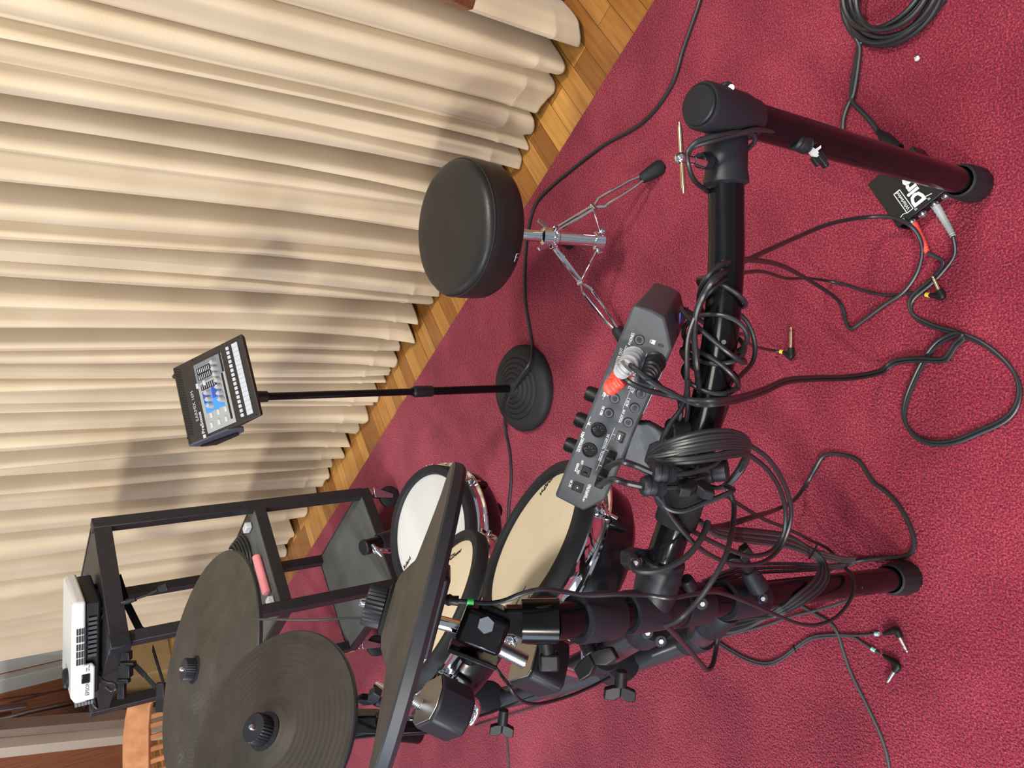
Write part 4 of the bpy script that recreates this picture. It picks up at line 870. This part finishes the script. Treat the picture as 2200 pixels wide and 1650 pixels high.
for i in range(3):
    cable([at(1700, 1160 + i * 8, 1.08), at(1760, 1185 + i * 6, 1.12), at(1810, 1198 + i * 4, 1.15), at(1835, 1199 + i * 3, 1.16), at(1820, 1210 + i * 3, 1.16), at(1780, 1214 + i * 4, 1.14), at(1700, 1211 + i * 8, 1.10), at(1620, 1213 + i * 9, 1.05), at(1560, 1228 + i * 8, 1.0), at(1510, 1250 + i * 4, .97)], .0024, 'cable2', parent=tI, part='strand')
obj('cable_tie', MB().tube([at(1755, 1172, 1.08), at(1745, 1190, 1.075), at(1738, 1200, 1.10)], .0016, 6), M['black'], tI)
# J: cymbal lead with green tape across the post
tJ = thing('cymbal_cable', 'thin cable with green tape running from the edge-on cymbal across the rack', 'cable', at(955, 1290, .78))
obj('plug_boot', MB().tube([at(952, 1287, .78), at(958, 1288, .78), at(965, 1289, .78), at(972, 1290, .78), at(985, 1291, .78)], [.0062, .0048, .0062, .0048, .0052], 14), M['black'], tJ)
cable([at(980, 1291, .78), at(1010, 1293, .78), at(1050, 1296, .775), at(1085, 1290, .765), at(1120, 1276, .76), at(1165, 1266, .765), at(1215, 1272, .78), at(1260, 1279, .79), at(1330, 1277, .80), at(1390, 1279, .82), at(1440, 1285, .82), at(1490, 1277, .84), at(1540, 1272, .88), at(1600, 1292, .93), at(1660, 1318, .99), at(1710, 1338, 1.03), at(1750, 1343, 1.06), at(1790, 1330, 1.08), at(1820, 1300, 1.10), at(1835, 1265, 1.12), at(1830, 1235, 1.14), at(1810, 1215, 1.16), at(1780, 1180, 1.16), at(1740, 1160, 1.12), at(1690, 1135, 1.06), at(1640, 1115, 1.0), at(1590, 1085, .93), at(1560, 1065, .88)], .0025, parent=tJ)
obj('green_tape', MB().cyl(at(1004, 1292, .78), at(1018, 1293.5, .78), .0036, n=12), M['green'], tJ, label='bright green tape flag')
# K: paired leads with silver jacks on the bright carpet
tK = thing('jack_cable', 'paired thin leads ending in two silver angled jacks near the left leg', 'cable', on(1700, 1400, 0))
for d_ in (0, 5):
    pts = gnd(.003, (1545, 1380 + d_), (1600, 1412 + d_), (1645, 1424 + d_), (1680, 1412 + d_), (1712, 1388 + d_), (1745, 1368 + d_), (1790, 1363 + d_))
    pts += gnd(.003, (1830, 1368), (1858, 1384), (1880, 1398), (1890, 1403)) if d_ else gnd(.003, (1830, 1365), (1860, 1364), (1880, 1362), (1884, 1362))
    cable(pts, .0022, 'cable2', parent=tK)
elbow(tK, on(1926, 1355, .010), on(1950, 1402, .008), on(1898, 1362, .006), metal='steel', rb=.0058, rt=.0032)
elbow(tK, on(1929, 1430, .010), on(1906, 1467, .008), on(1897, 1407, .006), metal='steel', rb=.0058, rt=.0032)
for a_, b_ in (((1880, 1362), (1888, 1361.5)), ((1872, 1393), (1880, 1398))): obj('marker_band', MB().cyl(on(*a_, .004), on(*b_, .004), .0036, n=10), M['teal'], tK, label='pale teal marker band')
obj('cable_tie', MB().tube([on(1704, 1387, .002), on(1707, 1394, .007), on(1710, 1402, .002)], .0014, 6), M['black'], tK)
cable(gnd(.003, (1715, 1298), (1750, 1318), (1785, 1340), (1800, 1362), (1812, 1400), (1830, 1450), (1862, 1515), (1890, 1575), (1905, 1620), (1914, 1670)), .0031, 'cable2', label='single grey-black cable running across the bright carpet to the left edge', name='floor_cable')
cable([at(1850, 1262, 1.16)] + [on(1825, 1287, .03), on(1780, 1304, .01)] + gnd(.0028, (1700, 1325), (1640, 1345), (1560, 1366), (1500, 1385), (1455, 1402), (1405, 1421), (1330, 1440), (1240, 1480), (1160, 1515), (1080, 1540), (1020, 1560)), .0026, 'cable2', label='thin cable on the carpet running alongside the lower rack bar', name='floor_cable')
cable(gnd(.003, (1080, 1545), (1087, 1580), (1091, 1615), (1094, 1670)), .0028, 'cable2', label='short stretch of cable leaving the frame below the pad clamps', name='floor_cable')
cable([at(1062, 1430, 1.0), at(1078, 1452, 1.0), at(1092, 1470, .98), at(1104, 1490, .98), at(1125, 1508, 1.0), at(1160, 1512, 1.03), at(1215, 1498, 1.08), at(1265, 1478, 1.12), at(1310, 1455, 1.15)], .0024, label='black lead drooping from the nearer pad mount along the rack bar', name='pad_cable')
cable([at(735, 1588, 1.10), at(790, 1583, 1.12), at(860, 1578, 1.14), at(930, 1572, 1.18), at(1000, 1548, 1.22), at(1050, 1532, 1.25), at(1110, 1510, 1.27), at(1160, 1492, 1.26)], .0023, label='thin lead from the crash cymbal towards the pad clamps', name='pad_cable')
tL = thing('cymbal_cable', 'thin lead with angular plug hanging between ride and edge-on cymbal', 'cable', at(820, 1332, .95))
cable([at(545, 1331, 1.16), at(600, 1331, 1.05), at(680, 1331, .98), at(740, 1328, .95), at(792, 1329, .93)], .0016, parent=tL)
obj('plug', MB().box(at(815, 1332, .92), (CX, CY, Fw), (.014, .0085, .007)), M['black'], tL, .004)
# cable hanging on the right corner clamp with a torn usb plug
tM = thing('usb_cable', 'cable end with ribbed plug and torn white tape on the right leg', 'cable', at(1745, 325, .90))
cable([at(1560, 335, .83), at(1525, 405, .83), at(1512, 405, .82), at(1490, 385, .80), at(1478, 350, .785), at(1478, 325, .785), at(1500, 303, .78), at(1545, 290, .782), at(1590, 283, .795), at(1618, 288, .81), at(1621, 305, .82), at(1605, 322, .83)], .0026, parent=tM)
cable([at(1478, 332, .787), at(1490, 315, .785), at(1530, 302, .783), at(1575, 290, .79), at(1620, 279, .80), at(1655, 281, .83), at(1690, 292, .855), at(1706, 301, .87)], .0028, parent=tM)
s = MB().lathe(at(1704, 300, .87), at(1744, 318, .885) - at(1704, 300, .87), [(.004, 0), (.009, .001), (.011, .004), (.0095, .008), (.010, .009), (.0105, .018), (.0095, .0185), (.0105, .019), (.0095, .021), (.0105, .0215), (.009, .024), (.004, .025)], 24); obj('ferrite_bead', s, M['plastic'], tM)
s = MB().prism([at(*p, .885) for p in ((1738, 325), (1746, 316), (1752, 320), (1764, 312), (1764, 318), (1757, 324), (1762, 332), (1756, 337), (1748, 336))], Fw * .004); obj('torn_tape', s, M['white'], tM, label='torn white tape')
obj('usb_plug', MB().box(at(1759, 341, .89), (CX * .8 + CY * .6, CY * .8 - CX * .6, Fw), (.0075, .0065, .004)).box(at(1765, 344, .89), (CX * .8 + CY * .6, CY * .8 - CX * .6, Fw), (.003, .010, .005)), M['black'], tM, .0015)

# ---------------------------------------------------------------- coil and direct box
tN = thing('microphone_cable', 'coiled black microphone cable on the carpet plugged into the direct box', 'cable', on(1930, -10, 0))
random.seed(5)
cc0 = on(1934, -22, 0)
rx_ = (on(2046, -22, 0) - on(1820, -22, 0)).length / 2
for i in range(9):
    a0 = random.uniform(0, 6); r1 = rx_ * (1.0 - .032 * i + random.uniform(-.04, .04)); r2 = r1 * random.uniform(.86, 1.0); o_ = V((random.uniform(-.012, .012), random.uniform(-.010, .010), .004 + .0045 * i))
    pts = [cc0 + o_ + V((math.cos(x) * r1, math.sin(x) * r2, .002 * math.sin(3 * x + a0))) for x in [2 * math.pi * k / 24 for k in range(24)]]
    obj('cable_turn', MB().tube(spline(pts, 2, True), .0046, 8, closed=True), M['cable'], tN)
s1 = gnd(.012, (1900, 86), (1880, 80), (1862, 78)) + gnd(.006, (1848, 92), (1840, 130), (1832, 170), (1829, 205), (1834, 222), (1852, 240), (1872, 262), (1886, 282))
cable(s1, .0042, parent=tN)
s2 = gnd(.010, (1830, 60), (1840, 84)) + gnd(.006, (1847, 105), (1844, 140), (1839, 175), (1833, 205), (1824, 222), (1815, 245), (1811, 270), (1812, 300), (1818, 330))
cable(s2, .0042, parent=tN)
a, b = on(1886, 282, .012), on(1930, 322, .022)
obj('plug', MB().lathe(a, b - a, [(.0045, 0), (.007, .012), (.0095, .022), (.0098, .026), (.0098, (b - a).length)], 20), M['black'], tN)
def dibox():
    H = .040
    A_, B_, D_ = on(1850, 392, H), on(1930, 490, H), on(2030, 420, H)
    bx = (D_ - B_).normalized(); by = (A_ - B_).normalized(); mm_ = (bx + by).normalized(); dd_ = (bx - by).normalized(); bx = (mm_ + dd_).normalized(); by = (mm_ - dd_).normalized(); c = B_
    t = thing('direct_box', 'black direct box with bold white lettering lying under the right leg', 'direct box', V((c.x, c.y, 0)))
    W, L_ = .088, .095
    P = lambda u, v, z=H: V((c.x, c.y, z)) + bx * u + by * v
    body = MB().box(P(W / 2, L_ / 2, .020), (bx, by, (0, 0, 1)), (W / 2 - .003, L_ / 2 - .006, .0195)); obj('case', body, M['black'], t, .002)
    lid = MB().prism([P(0, 0, H), P(W, 0, H), P(W, L_, H), P(0, L_, H)], V((0, 0, .002))); lid.prism([P(0, 0, .002), P(.002, 0, .002), P(.002, 0, H), P(0, 0, H)], by * L_); lid.prism([P(W, 0, .002), P(W - .002, 0, .002), P(W - .002, 0, H), P(W, 0, H)], by * L_)
    obj('lid', lid, M['shell'], t, .001)
    z = H + .0024
    tx = by
    lt = MB().text('Directo', P(.050, .008, z), by, -bx, .0285, align='LEFT', bold=.0012); obj('lettering', lt, M['white_ink'], t)
    lb = MB(); 
    for q_ in ((.026, .018, .0245), (.026, .018, .0355)): lb.box(P(q_[2], .030, z), (by, bx, (0, 0, 1)), (.020, .0006, .0003))
    lb.box(P(.030, .010, z), (by, bx, (0, 0, 1)), (.0006, .0055, .0003)); lb.box(P(.030, .050, z), (by, bx, (0, 0, 1)), (.0006, .0055, .0003))
    lb.text('Whirlwind', P(.030, .013, z), by, -bx, .0085); obj('maker_badge', lb, M['white_ink'], t)
    sm = MB().text('direct box', P(.070, .050, z), by, -bx, .0065); sm.text('Out', P(.030, .104, z), bx, by, .0085); 
    for u0 in (.012, .036, .060): sm.text('In', P(u0, .006, z), bx, by, .006)
    sm.tube([P(.010, .010, z), P(.018, .013, z), P(.026, .010, z)], .0007, 5); sm.tube([P(.046, .010, z), P(.058, .013, z), P(.070, .010, z)], .0007, 5)
    obj('small_lettering', sm, M['white_ink'], t)
    for i, u0 in enumerate((.016, .036, .058, .078)):
        p = P(u0, .004, .021); j = obj('jack_socket', MB().lathe(p, -by, [(.0075, 0), (.0075, .005), (.0062, .007), (.0045, .0075), (.0045, .003), (0, .003)], 24), M['steel'], t)
    return t, P, bx, by
DI, DP, dbx, dby = dibox()
def dplug(u0, m, endp):
    a = DP(u0, -.002, .021); b = V(endp); mid = a.lerp(b, .5) - dby * .006
    P_ = spline([a, mid, b], 10); n = len(P_)
    return obj('plug_boot', MB().tube(P_, [.0068 - .0030 * i / (n - 1) + (.0005 if i % 2 else -.0003) for i in range(n)], 18), M[m], tD, label=m + ' ribbed plug boot')
dplug(.058, 'grey', on(2048, 508, .022)); dplug(.016, 'red', on(1992, 543, .022))
lint = MB().sphere(on(1970, 126, .004), .0042, 8)
for v_ in lint.v: v_ += V((random.uniform(-.001, .001), random.uniform(-.001, .001), random.uniform(-.001, .001)))
tag(obj('lint_scrap', lint, M['white']), 'tiny white scrap of lint on the carpet below the coiled cable', 'lint')

# ---------------------------------------------------------------- cart with projector
u_ = V((-.775, -.632, 0)); v_ = V((-.632, .775, 0))
CA = V((-.345, 2.42, 0)); LU, LV, CT = .372, .475, .95
def cartp(a, b, z): return CA + u_ * a + v_ * b + V((0, 0, z))
def cart():
    t = thing('utility_cart', 'black steel shelf cart on casters standing behind the drums', 'cart', cartp(LU / 2, LV / 2, 0))
    for a in (0, LU):
        for b in (0, LV):
            k = .012; ca, cb = (a + (k if a == 0 else -k)), (b + (k if b == 0 else -k))
            obj('post', MB().box(cartp(ca, cb, (.13 + CT - .02) / 2 + .02), (u_, v_, (0, 0, 1)), (.016, .016, (CT - .04 - .13) / 2 + .02)), M['cart'], t, .002)
            cs = obj('caster', MB().cyl(cartp(ca, cb, .13), cartp(ca, cb, .10), .012, n=16), M['steel'], t)
            rd = V((-.97, -.25, 0)).normalized(); wc = cartp(ca, cb, .038) + rd * .02 
            obj('wheel', MB().lathe(wc - rd.cross(V((0, 0, 1))) * .012, rd.cross(V((0, 0, 1))), [(0, 0), (.03, .0), (.037, .005), (.037, .019), (.03, .024), (0, .024)], 32), M['rubber'], cs)
            sdv = rd.cross(V((0, 0, 1)))
            for sg in (-1, 1): obj('fork', MB().prism([wc + sdv * .0155 * sg + q_ for q_ in (V((0, 0, -.008)) - rd * .006, V((0, 0, -.006)) + rd * .008, V((0, 0, .062)) - rd * .002, V((0, 0, .062)) - rd * .036)], sdv * .003 * sg), M['fork'], cs, .001)
    def shelf(z, name, top='mat', lip=.035):
        s = MB().box(cartp(LU / 2, LV / 2, z), (u_, v_, (0, 0, 1)), (LU / 2, LV / 2, .006)); sh = obj(name, s, M[top], t, .002)
        L_ = MB()
        for (a0, b0, a1, b1) in ((0, 0, LU, 0), (LU, 0, LU, LV), (LU, LV, 0, LV), (0, LV, 0, 0)):
            L_.bar(cartp(a0, b0, z - lip / 2 + .008), cartp(a1, b1, z - lip / 2 + .008), lip, .006)
        obj('shelf_lip', L_, M['cart'], sh, .001); return sh
    shelf(CT, 'top_shelf', 'cart', .045); shelf(.505, 'middle_shelf'); shelf(.14, 'lower_shelf')
    obj('corner_guard', MB().box(cartp(LU, 0, CT - .012), (u_, v_, (0, 0, 1)), (.020, .020, .026)), M['plastic'], t, .004)
    return t
cart()
# items on the shelves
cl_ = cartp(.10, .20, .513)
t = thing('cable_coil', 'small coil of black cable with white ends on the middle cart shelf', 'cable', cl_)
for i in range(5):
    r = .085 - i * .007; obj('cable_turn', MB().tube([cl_ + V((math.cos(x) * r, math.sin(x) * r, .006 + i * .007)) for x in [2 * math.pi * k / 32 for k in range(32)]], .0045, 8, closed=True), M['cable'], t)
obj('plug', MB().box(cl_ + V((.03, -.015, .05)), ((1, .4, 0), (-.4, 1, 0), (0, 0, 1)), (.018, .009, .008)), M['white'], t, .002, label='white plug')
mb = MB().box(cartp(.05, .07, .524), (u_, v_, (0, 0, 1)), (.010, .018, .010)); tag(obj('power_adapter', mb, M['white'], bevel=.003), 'small white adapter at the right corner of the middle cart shelf', 'adapter')
mb = MB().tube([cartp(.16, .055, .525), cartp(.29, .05, .525)], [.013, .013], 16); tag(obj('marker_tube', mb, M['pink'], bevel=.003), 'pink tube lying by the front lip of the middle cart shelf', 'tube')
mb = MB().box(cartp(.325, .05, .522), (u_, v_, (0, 0, 1)), (.02, .014, .009)); tag(obj('power_adapter', mb, M['white'], bevel=.003), 'small white block beside the pink tube on the middle shelf', 'adapter')
a, b = on(185, 1240, CT + .018), on(182, 1262, CT + .014)
t = thing('marker_pen', 'blue-capped pen standing out beside the projector on the cart', 'pen', a); obj('cap', MB().tube([at(187, 1234, 2.25), at(188, 1252, 2.25)], .008, 14), M['lblue'], t); obj('barrel', MB().tube([at(188, 1252, 2.25), at(190, 1272, 2.24)], [.007, .003], 12), M['lblue'], t)

def projector():
    zt = CT + .006
    P1, P2 = on(226, 1285, zt), on(222, 1500, zt)
    X = (P1 - P2); W = X.length; X = X.normalized(); N = X.cross(V((0, 0, 1))).normalized()       # N points to the camera
    if N.dot(O - P1) < 0: N = -N
    Z = V((0, 0, 1)); c = (P1 + P2) / 2
    t = thing('projector', 'white projector with black underside standing on top of the cart', 'projector', c - N * .1)
    D = .17; Pf = lambda x, z, n_=0: P2 + X * x + Z * z * .74 + N * n_
    lo = MB().box(c - N * (D / 2 + .012) + Z * .026, (X, N, Z), (W / 2 - .012, D / 2 - .004, .019)); obj('lower_case', lo, M['black'], t, .006)
    up = MB().prism([Pf(0, .052), Pf(W * .36, .052), Pf(W * .38, .058), Pf(W, .060), Pf(W, .094), Pf(W * .97, .102), Pf(.02, .104), Pf(0, .09)], -N * D); obj('upper_case', up, M['white'], t, .006)
    fp = MB().prism([Pf(.004, .028, .001), Pf(W * .34, .028, .001), Pf(W * .375, .036, .001), Pf(W * .375, .075, .001), Pf(.004, .075, .001)], -N * .012); obj('corner_cover', fp, M['white'], t, .004)
    gr = MB()
    for j in range(4):
        for i in range(5): gr.box(Pf(W * (.42 + i * .072 + (.0 if i < 3 else .008)), .062 + j * .0078, .0008), (X, N, Z), (W * .030, .0008, .0021))
    obj('vent_slots', gr, M['ink'], t)
    gl = MB()
    for i in range(9): gl.box(Pf(W * (.44 + i * .045), .036, -.011), (X, N, Z), (W * .014, .001, .010))
    obj('lower_vents', gl, M['cable2'], t)
    obj('receiver_window', MB().box(Pf(W * .245, .058, .002), (X, N, Z), (W * .045, .002, .010)), M['glass'], t, .003)
    obj('lettering', MB().text('EPSON', Pf(W * .07, .052, .0016), X, Z, .013).text('A/V Mute', Pf(W * .315, .048, .0016), X, Z, .0045).text('Lamp', Pf(W * .315, .056, .0016), X, Z, .0045), M['dgrey'], t)
    fb = MB()
    for i in range(6): fb.box(Pf(-.004, .036 + i * .010, -.012), (X, N, Z), (.005, .012, .0031))
    obj('side_fins', fb, M['dgrey'], t, .001)
    obj('focus_ring', MB().lathe(Pf(W * .16, .102, -.06), Z, [(.026, -.004), (.026, .008), (.022, .012), (0, .012)], 28), M['black'], t)
    for x in (.05, W - .05):
        for n_ in (-.05, -.17): obj('foot', MB().cyl(Pf(x, 0, n_), Pf(x, .010, n_), .009, n=14), M['rubber'], t)
    return t
projector()
# straps and cable at the cart
t = thing('ratchet_strap', 'black webbing strap with buckle tied around the cart frame', 'strap', at(300, 1470, 2.3))
def web(pts, wd=.022, th=.002):
    mb = MB()
    for p, q_ in zip(pts[:-1], pts[1:]): mb.bar(at(*p), at(*q_), wd, th, CY)
    return obj('webbing', mb, M['strap'], t)
web([(252, 1236, 2.2), (272, 1296, 2.2), (300, 1352, 2.2), (318, 1362, 2.25)]); web([(328, 1392, 2.25), (338, 1425, 2.2), (352, 1470, 2.1), (350, 1500, 2.05)]); web([(285, 1424, 2.08), (312, 1452, 2.08), (334, 1476, 2.06)], .014); web([(348, 1478, 2.05), (346, 1530, 2.05)], .03)
obj('buckle', MB().box(at(346, 1484, 2.02), (CX, CY, Fw), (.011, .022, .006)), M['black'], t, .003)
t = thing('usb_cable', 'thin dark cable dangling from the projector with a flat plug', 'cable', at(280, 1295, 2.05))
cable([at(232, 1420, 2.1), at(222, 1380, 2.1), at(217, 1342, 2.09), at(222, 1322, 2.05), at(240, 1305, 2.04), at(262, 1295, 2.03), at(276, 1291, 2.03)], .0032, 'cable2', parent=t)
obj('cable_relief', MB().tube([at(272, 1293, 2.03), at(292, 1287, 2.03)], [.0075, .0055], 12), M['black'], t); cable([at(292, 1287, 2.03), at(318, 1278, 2.03), at(338, 1268, 2.03)], .0026, parent=t)
obj('plug', MB().box(at(350, 1264, 2.03), (CX * .9 + CY * .35, CY * .9 - CX * .35, Fw), (.014, .010, .004)), M['black'], t, .003)
# black brackets under the near cart corner
t = thing('clamp_bracket', 'black plastic clamp bracket hanging from the near cart corner', 'bracket', at(285, 1435, 2.0))
obj('jaw', MB().box(at(272, 1408, 2.02), (CX, CY, Fw), (.012, .012, .010)).box(at(276, 1424, 2.02), (CX, CY, Fw), (.018, .004, .010)).box(at(270, 1440, 2.04), (CX, CY, Fw), (.016, .018, .012)), M['black'], t, .003)
obj('lever', MB().box(at(262, 1480, 2.06), (CX, CY, Fw), (.010, .026, .008)).box(at(266, 1462, 2.04), (CX, CY, Fw), (.016, .006, .008)), M['black'], t, .003)
cable([at(205, 1440, 2.08), at(222, 1462, 2.05), at(245, 1468, 2.02), at(250, 1478, 2.0), at(240, 1484, 2.0), at(228, 1476, 2.02)], .0035, label='looped cable end at the near corner of the cart top', name='projector_cable')
cable([at(192, 1500, 2.1), at(208, 1522, 2.1), at(205, 1500, 2.12)], .003, label='short bent cable beside the left end of the projector', name='projector_cable')

# ---------------------------------------------------------------- chair, box and far items
def chair():
    dd = 2.54
    cr = at(292, 1502, dd); cl = at(280, 1700, dd); t = thing('wooden_chair', 'orange varnished wooden chair with slatted back behind the cymbals', 'chair', V((cr.x - .2, cr.y + .2, 0)))
    mb = MB().prism([at(x, y, dd) for x, y in ((345, 1489), (310, 1491), (284, 1497), (274, 1512), (267, 1545), (262, 1590), (262, 1640), (264, 1720), (319, 1720), (319, 1560), (322, 1520), (330, 1500))], Fw * .024)
    obj('crest_rail', mb, M['orangewood'], t, .004)
    for y in (1541, 1561, 1586, 1612, 1638, 1664):
        a = at(316, y, dd + .012); b = V((a.x, a.y + .012, .47)); obj('back_slat', MB().bar(a, b, .016, .010, (1, 0, 0)), M['orangewood'], t, .002)
    xl, xr, yb = at(290, 1700, dd).x, cr.x + .0, cr.y
    sk = V((-.24, .30, 0)); obj('seat', MB().prism([V((xl, yb, .466)), V((xr, yb, .466)), V((xr, yb, .466)) + sk, V((xl, yb, .466)) + sk], (0, 0, -.03)), M['orangewood'], t, .006)
    for x in (xl + .01, xr - .012):
        obj('back_leg', MB().bar(V((x, yb + .014, .008)), V((x, yb + .014, .74)), .026, .03, (1, 0, 0)), M['orangewood'], t, .003)
        obj('leg', MB().bar(V((x, yb, .004)) + sk * .93, V((x, yb, .44)) + sk * .93, .03, .03, (1, 0, 0)), M['orangewood'], t, .003)
    return t
chair()
bp = on(366, 1424, -.008)
t = thing('cardboard_box', 'plain brown cardboard box on the floor beyond the cart', 'box', bp)
top = 1.3 - 0
tz = .52
hx = .22
obj('carton', MB().box(V((bp.x, bp.y, tz / 2 - .008)) + V((0, .2, 0)), (e, nn, (0, 0, 1)), (hx, .18, tz / 2)), M['cardboard'], t, .004)
obj('flap_seam', MB().box(V((bp.x, bp.y, tz - .006)) + V((0, .2, 0)), (e, nn, (0, 0, 1)), (hx, .02, .002)), M['cream'], t)
